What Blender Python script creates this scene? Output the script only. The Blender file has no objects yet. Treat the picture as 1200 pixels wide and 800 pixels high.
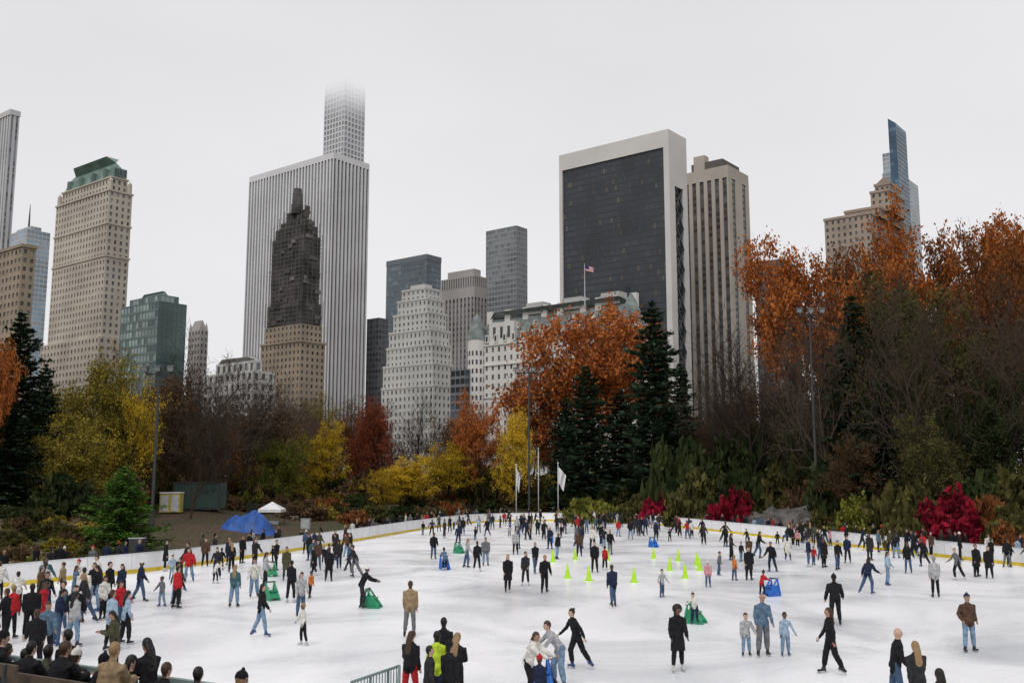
import bpy, math, random
import numpy as np
from mathutils import Vector, Matrix, noise
random.seed(7); RNG=np.random.default_rng(7)
sc=bpy.context.scene
sc.view_settings.view_transform='Standard'; sc.view_settings.look='None'; sc.view_settings.exposure=0
# ------------------------------------------------------------------ survey helpers (sightings -> metres)
PIT=math.radians(8.0); F=1167.0; H=5.1; CP=math.cos(PIT); SP=math.sin(PIT)
def ground(px,py,z=0.0):
    u=(px-600)/F; v=(400-py)/F
    t=(z-H)/(SP+v*CP); return u*t,(CP-v*SP)*t
def sight(px,py,d):
    u=(px-600)/F; v=(400-py)/F; t=d/(CP-v*SP); return u*t,H+(SP+v*CP)*t
def bearing(px,d,z=5.0): return (px-600)/F*(d*CP+(z-H)*SP)
# ------------------------------------------------------------------ materials
def newmat(name):
    m=bpy.data.materials.new(name); m.use_nodes=True
    nt=m.node_tree; b=nt.nodes.get('Principled BSDF'); return m,nt,b
def mat(name,c,rough=0.7,var=0.12,scale=3.0,bump=0.0,metal=0.0,spec=0.3,coords='Object',c2=None,bscale=None,detail=3):
    m,nt,b=newmat(name); N=nt.nodes; L=nt.links
    tc=N.new('ShaderNodeTexCoord'); no=N.new('ShaderNodeTexNoise'); no.inputs['Scale'].default_value=scale; no.inputs['Detail'].default_value=detail
    L.new(tc.outputs[coords],no.inputs['Vector'])
    cr=N.new('ShaderNodeValToRGB')
    if c2 is None:
        a=[max(0,x*(1-var)) for x in c[:3]]; d=[min(1,x*(1+var)) for x in c[:3]]
    else: a=c[:3]; d=c2[:3]
    cr.color_ramp.elements[0].position=0.35; cr.color_ramp.elements[1].position=0.65
    cr.color_ramp.elements[0].color=(*a,1); cr.color_ramp.elements[1].color=(*d,1)
    L.new(no.outputs['Fac'],cr.inputs['Fac']); L.new(cr.outputs['Color'],b.inputs['Base Color'])
    b.inputs['Roughness'].default_value=rough; b.inputs['Metallic'].default_value=metal
    b.inputs['Specular IOR Level'].default_value=spec
    if bump>0:
        n2=N.new('ShaderNodeTexNoise'); n2.inputs['Scale'].default_value=bscale or scale*3; n2.inputs['Detail'].default_value=2
        L.new(tc.outputs[coords],n2.inputs['Vector'])
        bp=N.new('ShaderNodeBump'); bp.inputs['Strength'].default_value=bump; bp.inputs['Distance'].default_value=0.05
        L.new(n2.outputs['Fac'],bp.inputs['Height']); L.new(bp.outputs['Normal'],b.inputs['Normal'])
    return m
def leafmat(name,c1,c2,trans=0.2):
    m,nt,b=newmat(name); N=nt.nodes; L=nt.links
    at=N.new('ShaderNodeAttribute'); at.attribute_name='tone'
    oi=N.new('ShaderNodeObjectInfo')
    mx=N.new('ShaderNodeMix'); mx.data_type='RGBA'
    mx.inputs[6].default_value=(*c1,1); mx.inputs[7].default_value=(*c2,1)
    L.new(at.outputs['Fac'],mx.inputs[0])
    hs=N.new('ShaderNodeHueSaturation')
    mr=N.new('ShaderNodeMapRange'); mr.inputs[3].default_value=0.75; mr.inputs[4].default_value=1.2
    L.new(oi.outputs['Random'],mr.inputs[0]); L.new(mr.outputs[0],hs.inputs['Value']); L.new(mx.outputs[2],hs.inputs['Color'])
    N.remove(b); b=N.new('ShaderNodeBsdfDiffuse'); L.new(hs.outputs['Color'],b.inputs['Color'])
    tr=N.new('ShaderNodeBsdfTranslucent'); L.new(hs.outputs['Color'],tr.inputs['Color'])
    ms=N.new('ShaderNodeMixShader'); ms.inputs[0].default_value=trans
    L.new(b.outputs[0],ms.inputs[1]); L.new(tr.outputs[0],ms.inputs[2])
    L.new(ms.outputs[0],nt.nodes['Material Output'].inputs['Surface'])
    return m
def flatmat(name,c):
    m,nt,b=newmat(name); N=nt.nodes; L=nt.links; N.remove(b); b=N.new('ShaderNodeBsdfDiffuse'); oi=N.new('ShaderNodeObjectInfo')
    hs=N.new('ShaderNodeHueSaturation'); mr=N.new('ShaderNodeMapRange'); mr.inputs[3].default_value=.7; mr.inputs[4].default_value=1.3; L.new(oi.outputs['Random'],mr.inputs[0]); L.new(mr.outputs[0],hs.inputs['Value']); hs.inputs['Color'].default_value=(*c,1)
    L.new(hs.outputs[0],b.inputs[0]); L.new(b.outputs[0],N['Material Output'].inputs[0]); return m
# ------------------------------------------------------------------ mesh builder
class MB:
    def __init__(s): s.v=[]; s.f=[]; s.m=[]
    def quad(s,a,b,c,d,m):
        i=len(s.v); s.v+= [tuple(a),tuple(b),tuple(c),tuple(d)]; s.f.append((i,i+1,i+2,i+3)); s.m.append(m)
    def tri(s,a,b,c,m):
        i=len(s.v); s.v+=[tuple(a),tuple(b),tuple(c)]; s.f.append((i,i+1,i+2)); s.m.append(m)
    def poly(s,pts,m):
        i=len(s.v); s.v+=[tuple(p) for p in pts]; s.f.append(tuple(range(i,i+len(pts)))); s.m.append(m)
    def box(s,c,size,m,rz=0.0,M=None):
        hx,hy,hz=size[0]/2,size[1]/2,size[2]/2
        R=M if M is not None else Matrix.Rotation(rz,3,'Z')
        P=[Vector(c)+R@Vector((x*hx,y*hy,z*hz)) for z in(-1,1) for y in(-1,1) for x in(-1,1)]
        i=len(s.v); s.v+=[tuple(p) for p in P]
        for q in((0,2,3,1),(4,5,7,6),(0,1,5,4),(2,6,7,3),(0,4,6,2),(1,3,7,5)):
            s.f.append(tuple(i+k for k in q)); s.m.append(m)
    def tube(s,pts,rad,m,n=8,side=(1,0,0)):
        pts=[Vector(p) for p in pts]; base=len(s.v); K=len(pts)
        for i,p in enumerate(pts):
            t=(pts[min(i+1,K-1)]-pts[max(i-1,0)]).normalized()
            sd=Vector(side); sd=sd-t*sd.dot(t)
            if sd.length<0.15: sd=Vector((0,1,0)); sd=sd-t*sd.dot(t)
            sd.normalize(); w=t.cross(sd); r=rad[i]
            rx,ry=(r if isinstance(r,(tuple,list)) else (r,r))
            for k in range(n):
                a=2*math.pi*k/n; s.v.append(tuple(p+sd*math.cos(a)*rx+w*math.sin(a)*ry))
        for i in range(K-1):
            for k in range(n):
                a=base+i*n+k; b=base+i*n+(k+1)%n; s.f.append((a,b,b+n,a+n)); s.m.append(m)
        s.f.append(tuple(base+k for k in reversed(range(n)))); s.m.append(m)
        s.f.append(tuple(base+(K-1)*n+k for k in range(n))); s.m.append(m)
    def ball(s,c,r,m,n=12,k=8,R=None):
        c=Vector(c); R=R or Matrix.Identity(3); i0=len(s.v)
        for j in range(1,k):
            th=math.pi*j/k
            for q in range(n):
                a=2*math.pi*q/n
                s.v.append(tuple(c+R@Vector((r[0]*math.sin(th)*math.cos(a),r[1]*math.sin(th)*math.sin(a),-r[2]*math.cos(th)))))
        for j in range(k-2):
            for q in range(n):
                a=i0+j*n+q; b=i0+j*n+(q+1)%n; s.f.append((a,b,b+n,a+n)); s.m.append(m)
        s.f.append(tuple(i0+q for q in reversed(range(n)))); s.m.append(m)
        s.f.append(tuple(i0+(k-2)*n+q for q in range(n))); s.m.append(m)
    def mesh(s,name,mats,smooth=False):
        me=bpy.data.meshes.new(name); me.from_pydata(s.v,[],s.f)
        for x in mats: me.materials.append(x)
        me.polygons.foreach_set('material_index',s.m)
        if smooth: me.polygons.foreach_set('use_smooth',[True]*len(s.f))
        me.update(); return me
    def obj(s,name,mats,smooth=False,loc=(0,0,0)):
        o=bpy.data.objects.new(name,s.mesh(name,mats,smooth)); o.location=loc; sc.collection.objects.link(o); return o
def link(name,me,loc,rz=0,scale=(1,1,1),rx=0):
    o=bpy.data.objects.new(name,me); o.location=loc; o.rotation_euler=(rx,0,rz); o.scale=scale
    sc.collection.objects.link(o); return o
# ------------------------------------------------------------------ rink outline (metres)
ctrl=[(30,4),(38,20),(36.5,42),(31.5,60),(27.3,78),(22.8,97),(17.8,117),(11,128.5),(3,131.5),(-5,125),(-9.8,107),(-14.2,84),(-19.5,62),(-25.5,48),(-28,37),(-19,28),(-11,21.6),(-3,17.0),(8,8),(19,2)]
def catmull(P,n=10):
    out=[]; K=len(P)
    for i in range(K):
        p0,p1,p2,p3=[Vector(P[(i+j-1)%K]) for j in range(4)]
        for k in range(n):
            t=k/n; out.append(0.5*((2*p1)+(p2-p0)*t+(2*p0-5*p1+4*p2-p3)*t*t+(3*p1-p0-3*p2+p3)*t**3))
    return out
RK=catmull(ctrl,10); NR=len(RK)
RA=np.array([[p.x,p.y] for p in RK]); RB=np.roll(RA,-1,axis=0)
def rink_sd(x,y):
    p=np.array([x,y]); d=RB-RA; t=np.clip(((p-RA)*d).sum(1)/(d*d).sum(1),0,1)
    q=RA+d*t[:,None]; dist=np.sqrt(((p-q)**2).sum(1)).min()
    c=((RA[:,1]>y)!=(RB[:,1]>y)); xi=(RB[:,0]-RA[:,0])*(y-RA[:,1])/((RB[:,1]-RA[:,1])+1e-12)+RA[:,0]
    inside=(np.sum(c&(x<xi))%2)==1
    return -dist if inside else dist
def sst(a,b,x):
    t=min(1,max(0,(x-a)/(b-a))); return t*t*(3-2*t)
def terr(x,y):
    if y<25 or abs(x)>400 or y>700: 
        s=50 
    else: s=max(0,rink_sd(x,y))
    w=sst(34,60,y)*sst(700,500,y) if y<500 else sst(900,500,y)
    amp=1.3+3.4*sst(8,30,x)*sst(190,110,y)+0.5*sst(-10,-40,x)
    z=amp*sst(4,24,s)*w+ (1.2*sst(30,110,s)*w)
    z+=0.25*sst(6,20,s)*w*(math.sin(x*0.31+y*0.17)+math.sin(x*0.13-y*0.23))
    return z-0.05
def axis(a,b,step,far): 
    f=list(np.arange(a,b+.1,step)); lo=[a-step*(1.35**k)*3 for k in range(1,22) if a-step*(1.35**k)*3>-far]; hi=[b+step*(1.35**k)*3 for k in range(1,24) if b+step*(1.35**k)*3<far]
    return sorted(lo+f+hi)
xs=axis(-110,120,3,4000); ys=axis(-10,250,3,5000)
mb=MB(); W=len(xs)
for y in ys:
    for x in xs: mb.v.append((x,y,terr(x,y)))
for j in range(len(ys)-1):
    for i in range(W-1):
        a=j*W+i; mb.f.append((a,a+1,a+1+W,a+W)); mb.m.append(0)
m,nt,b=newmat('ground_litter'); N=nt.nodes; L=nt.links
tc=N.new('ShaderNodeTexCoord')
n1=N.new('ShaderNodeTexNoise'); n1.inputs['Scale'].default_value=0.09; n1.inputs['Detail'].default_value=6
n2=N.new('ShaderNodeTexNoise'); n2.inputs['Scale'].default_value=3.5; n2.inputs['Detail'].default_value=6
L.new(tc.outputs['Object'],n1.inputs[0]); L.new(tc.outputs['Object'],n2.inputs[0])
r1=N.new('ShaderNodeValToRGB'); e=r1.color_ramp.elements; e[0].position=.42; e[0].color=(.075,.05,.03,1); e[1].position=.6; e[1].color=(.05,.058,.02,1)
r2=N.new('ShaderNodeValToRGB'); e=r2.color_ramp.elements; e[0].position=.35; e[0].color=(.35,.33,.32,1); e[1].position=.7; e[1].color=(1.6,1.4,1.1,1)
mx=N.new('ShaderNodeMix'); mx.data_type='RGBA'; mx.blend_type='MULTIPLY'; mx.inputs[0].default_value=1
L.new(n1.outputs[0],r1.inputs[0]); L.new(n2.outputs[0],r2.inputs[0]); L.new(r1.outputs[0],mx.inputs[6]); L.new(r2.outputs[0],mx.inputs[7]); L.new(mx.outputs[2],b.inputs['Base Color']); b.inputs['Roughness'].default_value=.95
bp=N.new('ShaderNodeBump'); bp.inputs['Strength'].default_value=.8; bp.inputs['Distance'].default_value=.2; L.new(n2.outputs[0],bp.inputs['Height']); L.new(bp.outputs[0],b.inputs['Normal'])
mb.obj('ground',[m],smooth=True)
# ice
m,nt,b=newmat('ice'); N=nt.nodes; L=nt.links
tc=N.new('ShaderNodeTexCoord')
n1=N.new('ShaderNodeTexNoise'); n1.inputs['Scale'].default_value=0.12; n1.inputs['Detail'].default_value=7; n1.inputs['Roughness'].default_value=.6; n1.inputs['Distortion'].default_value=1.2
L.new(tc.outputs['Object'],n1.inputs[0])
r1=N.new('ShaderNodeValToRGB'); e=r1.color_ramp.elements; e[0].position=.28; e[0].color=(.76,.79,.83,1); e[1].position=.56; e[1].color=(.92,.92,.93,1)
L.new(n1.outputs[0],r1.inputs[0])
mp=N.new('ShaderNodeMapping'); mp.inputs['Scale'].default_value=(1,6,1); mp.inputs['Rotation'].default_value=(0,0,.5); L.new(tc.outputs['Object'],mp.inputs[0])
n2=N.new('ShaderNodeTexNoise'); n2.inputs['Scale'].default_value=2.2; n2.inputs['Detail'].default_value=8; n2.inputs['Distortion'].default_value=2.5; L.new(mp.outputs[0],n2.inputs[0])
r2=N.new('ShaderNodeValToRGB'); e=r2.color_ramp.elements; e[0].position=.32; e[0].color=(.86,.875,.90,1); e[1].position=.5; e[1].color=(1,1,1,1); L.new(n2.outputs[0],r2.inputs[0])
mx=N.new('ShaderNodeMix'); mx.data_type='RGBA'; mx.blend_type='MULTIPLY'; mx.inputs[0].default_value=1
L.new(r1.outputs[0],mx.inputs[6]); L.new(r2.outputs[0],mx.inputs[7]); L.new(mx.outputs[2],b.inputs['Base Color'])
r3=N.new('ShaderNodeMapRange'); r3.inputs[1].default_value=.3; r3.inputs[2].default_value=.7; r3.inputs[3].default_value=.16; r3.inputs[4].default_value=.42; L.new(n1.outputs[0],r3.inputs[0]); L.new(r3.outputs[0],b.inputs['Roughness'])
b.inputs['Specular IOR Level'].default_value=.4
bp=N.new('ShaderNodeBump'); bp.inputs['Strength'].default_value=.15; bp.inputs['Distance'].default_value=.02; L.new(n2.outputs[0],bp.inputs['Height']); L.new(bp.outputs[0],b.inputs['Normal'])
mb=MB(); mb.poly([(p.x,p.y,0) for p in RK],0); mb.obj('ice_rink',[m])
NO=[]
for i in range(NR):
    t=(RK[(i+1)%NR]-RK[i-1]).normalized(); NO.append(Vector((t.y,-t.x)))
m_white=mat('board_white',(.80,.80,.81),.35,.06,1.5); m_yel=mat('kick_yellow',(.66,.49,.04),.4,.15,2); m_rail=mat('board_cap',(.55,.57,.6),.4)
m_scuff=mat('board_post',(.42,.43,.45),.5)
mb=MB()
prof=[(0,-.05,0),(0,.22,2),(.012,.225,1),(.012,1.05,2),(-.02,1.055,2),(-.02,1.10,2),(.10,1.10,2),(.10,1.055,2),(.08,1.05,1),(.08,-.05,1)]
for i in range(NR):
    j=(i+1)%NR
    for k in range(len(prof)-1):
        a,b_=prof[k],prof[k+1]
        P=lambda q,pr:(RK[q].x+NO[q].x*pr[0],RK[q].y+NO[q].y*pr[0],pr[1])
        mb.quad(P(i,a),P(i,b_),P(j,b_),P(j,a),a[2])
acc=0
for i in range(NR):
    j=(i+1)%NR; seg=(RK[j]-RK[i]).length; acc+=seg
    if acc>2.4:
        acc=0; n=NO[i]; mb.box((RK[i].x+n.x*.15,RK[i].y+n.y*.15,.5),(.08,.1,1.1),3,math.atan2(n.y,n.x))
        mb.box((RK[i].x+n.x*.008,RK[i].y+n.y*.008,.64),(.02,.012,.8),3,math.atan2(n.y,n.x))
mb.obj('rink_boards',[m_yel,m_white,m_rail,m_scuff])
m_pave=mat('walkway_pavement',(.13,.125,.12),.85,.25,.7,bump=.3)
mb=MB()
for i in range(NR):
    j=(i+1)%NR
    if RK[i].y<24: continue
    a=RK[i]+NO[i]*.11; b1=RK[j]+NO[j]*.11; c=RK[j]+NO[j]*3.6; d=RK[i]+NO[i]*3.6
    mb.quad((a.x,a.y,-.03),(d.x,d.y,-.03),(c.x,c.y,-.03),(b1.x,b1.y,-.03),0)
mb.obj('walkway',[m_pave])

# ------------------------------------------------------------------ BUILDINGS
E1=Vector((-.786,.618)); E2=Vector((.618,.786))
def foot(pxl,pxc,pxr,ytop,d):
    x,z=sight(pxc,ytop,d); C=Vector((x,d)); zz=z-H
    def solve(px,e):
        k=(px-600)/F; return (k*(C.y*CP+zz*SP)-C.x)/(e.x-k*e.y*CP)
    return C,solve(pxl,E1),solve(pxr,E2),z
def ztop(y,d): return sight(600,y,d)[1]
def corners(C,L1,L2): return [C,C+E2*L2,C+E2*L2+E1*L1,C+E1*L1]
brng=random.Random(3)
def facade(mb,A,B,z0,z1,nx,nz,wf,hf,rec,mw,mg,strip=False,msp=None):
    d=B-A; Ln=d.length; n=Vector((d.y,-d.x))/Ln
    def P(u,z,o=0): return (A.x+d.x*u-n.x*o,A.y+d.y*u-n.y*o,z)
    nx=max(1,int(nx)); nz=max(1,int(nz)); cw=1/nx; g=cw*(1-wf)/2; fh=(z1-z0)/nz
    if strip:
        prev=0
        for i in range(nx):
            u0=i*cw+g; u1=(i+1)*cw-g
            mb.quad(P(prev,z0),P(u0,z0),P(u0,z1),P(prev,z1),mw)
            mb.quad(P(u0,z0),P(u0,z0,rec),P(u0,z1,rec),P(u0,z1),mw)
            mb.quad(P(u1,z0,rec),P(u1,z0),P(u1,z1),P(u1,z1,rec),mw)
            mb.quad(P(u0,z1,rec),P(u1,z1,rec),P(u1,z1),P(u0,z1),mw)
            for j in range(nz):
                za=z0+j*fh; zb=za+fh*(1-hf); zc=za+fh
                mb.quad(P(u0,za,rec),P(u1,za,rec),P(u1,zb,rec),P(u0,zb,rec),msp)
                mb.quad(P(u0,zb,rec),P(u1,zb,rec),P(u1,zc,rec),P(u0,zc,rec),brng.choice(mg))
            prev=u1
        mb.quad(P(prev,z0),P(1,z0),P(1,z1),P(prev,z1),mw)
        return
    for j in range(nz):
        za=z0+j*fh; zs=za+fh*(1-hf)*.5; zt=zs+fh*hf; zb=za+fh
        mb.quad(P(0,za),P(1,za),P(1,zs),P(0,zs),mw); mb.quad(P(0,zt),P(1,zt),P(1,zb),P(0,zb),mw)
        prev=0
        for i in range(nx):
            u0=i*cw+g; u1=(i+1)*cw-g
            mb.quad(P(prev,zs),P(u0,zs),P(u0,zt),P(prev,zt),mw)
            mb.quad(P(u0,zs,rec),P(u1,zs,rec),P(u1,zt,rec),P(u0,zt,rec),brng.choice(mg))
            mb.quad(P(u0,zs),P(u0,zs,rec),P(u0,zt,rec),P(u0,zt),mw)
            mb.quad(P(u1,zs,rec),P(u1,zs),P(u1,zt),P(u1,zt,rec),mw)
            mb.quad(P(u0,zt,rec),P(u1,zt,rec),P(u1,zt),P(u0,zt),mw)
            mb.quad(P(u0,zs),P(u1,zs),P(u1,zs,rec),P(u0,zs,rec),mw)
            prev=u1
        mb.quad(P(prev,zs),P(1,zs),P(1,zt),P(prev,zt),mw)
def block(mb,C,L1,L2,z0,z1,bay=3.5,fl=3.6,wf=.5,hf=.55,rec=.4,mw=0,mg=(1,),roof=None,**k):
    c=corners(C,L1,L2)
    nz=max(1,round((z1-z0)/fl))
    for i in range(4):
        A,B=c[i],c[(i+1)%4]; Ln=(B-A).length
        if i in(1,2): mb.quad((A.x,A.y,z0),(B.x,B.y,z0),(B.x,B.y,z1),(A.x,A.y,z1),mw)
        else: facade(mb,A,B,z0,z1,max(1,round(Ln/bay)),nz,wf,hf,rec,mw,mg,**k)
    r=mw if roof is None else roof
    mb.poly([(p.x,p.y,z1) for p in c],r)
def plain(mb,C,L1,L2,z0,z1,m):
    c=corners(C,L1,L2)
    for i in range(4):
        A,B=c[i],c[(i+1)%4]; mb.quad((A.x,A.y,z0),(B.x,B.y,z0),(B.x,B.y,z1),(A.x,A.y,z1),m)
    mb.poly([(p.x,p.y,z1) for p in c],m); mb.poly([(p.x,p.y,z0) for p in reversed(c)],m)
def ins(C,L1,L2,m,m2=None):
    m2=m if m2 is None else m2
    return C+E1*m+E2*m2,L1-2*m,L2-2*m2
def frustum(mb,C,L1,L2,z0,z1,i,m):
    a=corners(C,L1,L2); b_=corners(*ins(C,L1,L2,i))
    for k in range(4):
        j=(k+1)%4; mb.quad((a[k].x,a[k].y,z0),(a[j].x,a[j].y,z0),(b_[j].x,b_[j].y,z1),(b_[k].x,b_[k].y,z1),m)
    mb.poly([(p.x,p.y,z1) for p in b_],m)
def cornice(mb,C,L1,L2,z,m,out=.8,h=1.4):
    plain(mb,*ins(C,L1,L2,-out),z,z+h,m)
def gl(name,c,r=.12,sp=.5): return mat(name,c,r,.35,.05,spec=sp,detail=2)
G_d=gl('glass_dark',(.045,.05,.058)); G_m=gl('glass_mid',(.11,.12,.13),.2); G_l=gl('glass_blind',(.27,.265,.25),.4)  # facade glass and stone lifted paler: aerial haze painted into the colours
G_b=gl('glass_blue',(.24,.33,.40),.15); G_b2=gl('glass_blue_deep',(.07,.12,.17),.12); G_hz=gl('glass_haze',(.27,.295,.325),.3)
S_cream=mat('limestone_cream',(.46,.415,.355),.85,.14,.06); S_grey=mat('limestone_grey',(.43,.425,.41),.85,.1,.05)
S_white=mat('white_marble',(.66,.66,.67),.6,.06,.05); S_tan=mat('tan_brick',(.32,.26,.20),.9,.15,.08)
S_dark=mat('dark_metal',(.035,.037,.04),.5,.3,.2); Cu=mat('copper_patina',(.16,.24,.21),.6,.25,.15); S_trav=mat('travertine',(.60,.585,.565),.7,.06,.04)
S_net=mat('scaffold_net',(.085,.08,.08),.9,.5,.12); S_scaf=mat('scaffold_pole',(.13,.12,.115),.6)
S_pale=mat('pale_concrete',(.54,.545,.55),.8,.07,.04); S_gb=mat('grey_brown_piers',(.35,.33,.32),.85,.1,.05)
MS=[S_cream,G_d,G_m,G_l]
d=458; C,L1,L2,z=foot(66,128,155,222,d); mb=MB()
zb=ztop(395,d)
block(mb,C,L1,L2,0,z,2.8,3.3,.40,.55,.35,0,(1,2,2,3))
Q=ins(C,L1,L2,-2.2); block(mb,*Q,0,zb,3.2,3.6,.42,.5,.5,0,(1,2,3))
for zz in(ztop(300,d),ztop(262,d),z-.5): cornice(mb,C,L1,L2,zz,0,.45,.9)
z2=ztop(206,d); q=ins(C,L1,L2,1.8); block(mb,*q,z,z2,2.9,3.6,.42,.6,.5,0,(1,2)); cornice(mb,*q,z2,0,.5,.8)
for c in corners(*ins(C,L1,L2,1.0)): mb.tube([(c.x,c.y,z),(c.x,c.y,z+5),(c.x,c.y,z+6.5)],[1.2,1.1,.1],0,6)
q2=ins(*q,.7); z3=ztop(184,d); frustum(mb,*q2,z2+.8,z2+6,1.2,4); q2b=ins(*q2,1.2); frustum(mb,*q2b,z2+6,z3,2.4,4); q3=ins(*q2b,2.4); z4=ztop(177,d)
frustum(mb,*q3,z3,z4,3.2,4)
cs=corners(*q2)
for (A,B) in((cs[3],cs[0]),(cs[0],cs[1])):
    nn=4 if (B-A).length>16 else 3
    for i in range(nn):
        p=A.lerp(B,(i+.5)/nn); t=(B-A).normalized(); an=math.atan2(t.y,t.x); mb.box((p.x,p.y,z2+3.2),(2.0,2.6,4.2),4,an); n=Vector((t.y,-t.x)); p2=p+n*1.32; mb.box((p2.x,p2.y,z2+3.2),(1.1,.1,2.8),1,an)
mb.obj('stone_hotel_tower',MS+[Cu])
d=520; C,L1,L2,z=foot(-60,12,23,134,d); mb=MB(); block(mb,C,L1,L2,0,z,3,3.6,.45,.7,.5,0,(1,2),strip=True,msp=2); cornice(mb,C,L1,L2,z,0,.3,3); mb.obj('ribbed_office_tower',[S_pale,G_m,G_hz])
d=380; C,L1,L2,z=foot(-70,26,42,289,d); mb=MB(); block(mb,C,L1,L2,0,z,3.2,3.4,.48,.5,.4,0,(1,2,3)); cornice(mb,C,L1,L2,z,0,.5,1.2); mb.obj('brick_apartment_building',[S_tan,G_d,G_m,G_l])
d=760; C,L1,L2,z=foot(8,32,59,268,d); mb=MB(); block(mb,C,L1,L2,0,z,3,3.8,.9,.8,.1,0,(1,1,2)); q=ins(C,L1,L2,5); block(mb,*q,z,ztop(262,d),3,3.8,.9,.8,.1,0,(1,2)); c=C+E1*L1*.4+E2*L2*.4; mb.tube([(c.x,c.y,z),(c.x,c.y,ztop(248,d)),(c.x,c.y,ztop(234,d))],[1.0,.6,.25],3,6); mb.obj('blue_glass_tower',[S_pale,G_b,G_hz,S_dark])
Gg=gl('glass_green',(.055,.10,.095),.12); Ggl=gl('glass_green_pale',(.24,.31,.30),.25)
d=420; C,L1,L2,z=foot(142,186,219,352,d); mb=MB(); c=corners(C,L1,L2)
facade(mb,c[3],c[0],0,z,round(L1/2.4),round(z/3.7),.88,.72,.15,0,(2,2,1)); facade(mb,c[0],c[1],0,z,round(L2/2.4),round(z/3.7),.92,.8,.1,1,(1,))
mb.quad((c[1].x,c[1].y,0),(c[2].x,c[2].y,0),(c[2].x,c[2].y,z),(c[1].x,c[1].y,z),1); mb.poly([(p.x,p.y,z) for p in c],1)
q=ins(C,L1,L2,2.5); block(mb,*q,z,ztop(343,d),2.4,3.7,.9,.8,.1,0,(2,1)); q=ins(*q,3); frustum(mb,*q,ztop(343,d),ztop(336,d),2,0); mb.obj('green_glass_office',[mat('green_mullion',(.15,.20,.19)),Gg,Ggl])
d=560; C,L1,L2,z=foot(221,235,244,386,d); mb=MB(); block(mb,C,L1,L2,0,z,3,3.6,.4,.5,.4,0,(1,)); q=ins(C,L1,L2,.5); frustum(mb,*q,z,ztop(374,d),min(L1,L2)/2-.8,0); 
for c in corners(*ins(C,L1,L2,.8)): mb.tube([(c.x,c.y,z),(c.x,c.y,z+2),(c.x,c.y,z+4.5)],[.8,.7,.05],0,5)
mb.obj('gothic_stone_tower',[S_gb,G_d])
d=330; C,L1,L2,z=foot(238,296,322,434,d); mb=MB(); block(mb,C,L1,L2,0,z,3,3.6,.5,.6,.4,0,(1,2)); q=ins(C,L1,L2,3); block(mb,*q,z,ztop(420,d),3,3.6,.5,.6,.3,0,(1,2)); frustum(mb,*ins(*q,.5),ztop(420,d),ztop(415,d),3,0); mb.obj('stone_club_building',[S_grey,G_d,G_m])
d=600; C,L1,L2,z=foot(292,391,433,178,d); mb=MB(); block(mb,C,L1,L2,0,z-4,3.0,3.9,.54,.6,1.1,0,(1,1,2),strip=True,msp=1)
plain(mb,C,L1,L2,z-4,z,0)
mb.obj('white_striped_skyscraper',[S_white,gl('glass_gm',(.06,.065,.075),.2),gl('glass_gm2',(.10,.11,.12),.2)])
# scaffolded tower
d=500; mb=MB(); C,L1,L2,z=foot(306,352,381,400,d); block(mb,C,L1,L2,0,z,3.1,3.5,.42,.5,.4,0,(1,2)); cornice(mb,C,L1,L2,z,0,.5,1.0)
q0=ins(C,L1,L2,1.2); za=ztop(378,d); block(mb,*q0,z,za,3.1,3.5,.42,.5,.4,0,(1,2))
zb=ztop(272,d); q=(C+E1*2.6+E2*2.6,L1-5.6,L2-5.6)
tiers=[(ins(*q,-1.0),za,ztop(352,d)),(q,ztop(352,d),zb),(ins(*q,1.1),zb,ztop(260,d)),(ins(*q,3.0),ztop(260,d),ztop(251,d)),(ins(*q,5.0),ztop(251,d),ztop(238,d))]
for qq,a,b_ in tiers:
    plain(mb,*qq,a,b_,3)
    cc=corners(*ins(*qq,-.7))
    zz=a+1
    while zz<b_:
        for i in(3,0):
            A,B=cc[i],cc[(i+1)%4]; p=(A+B)/2; t=(B-A); mb.box((p.x,p.y,zz),(t.length*brng.uniform(.8,1.05),.4,.16),4,math.atan2(t.y,t.x))
            if brng.random()<.5:
                p=A.lerp(B,brng.uniform(.15,.85)); mb.box((p.x,p.y,zz+1),(brng.uniform(2,5),.5,1.8),brng.choice((3,5)),math.atan2(t.y,t.x))
        zz+=2.2
    for i in(3,0):
        A,B=cc[i],cc[(i+1)%4]; nn=max(2,round((B-A).length/3.2))
        for k in range(nn+1):
            p=A.lerp(B,k/nn); mb.box((p.x,p.y,(a+b_)/2+brng.uniform(0,2)),(.2,.2,b_-a+brng.uniform(0,3)),4,.66)
qq=ins(*q,5.0); c=qq[0]+E1*qq[1]/2+E2*qq[2]/2
mb.tube([(c.x,c.y,ztop(242,d)),(c.x,c.y,ztop(230,d)),(c.x,c.y,ztop(229,d)),(c.x,c.y,ztop(217,d)),(c.x,c.y,ztop(216,d)),(c.x,c.y,ztop(211,d))],[3.3,3.2,2.8,2.7,2.2,2.1],3,8)
mb.obj('scaffolded_stone_tower',[S_tan,G_d,G_m,S_net,S_scaf,mat('scaffold_wrap',(.14,.13,.125),.9,.4,.2)])
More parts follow.
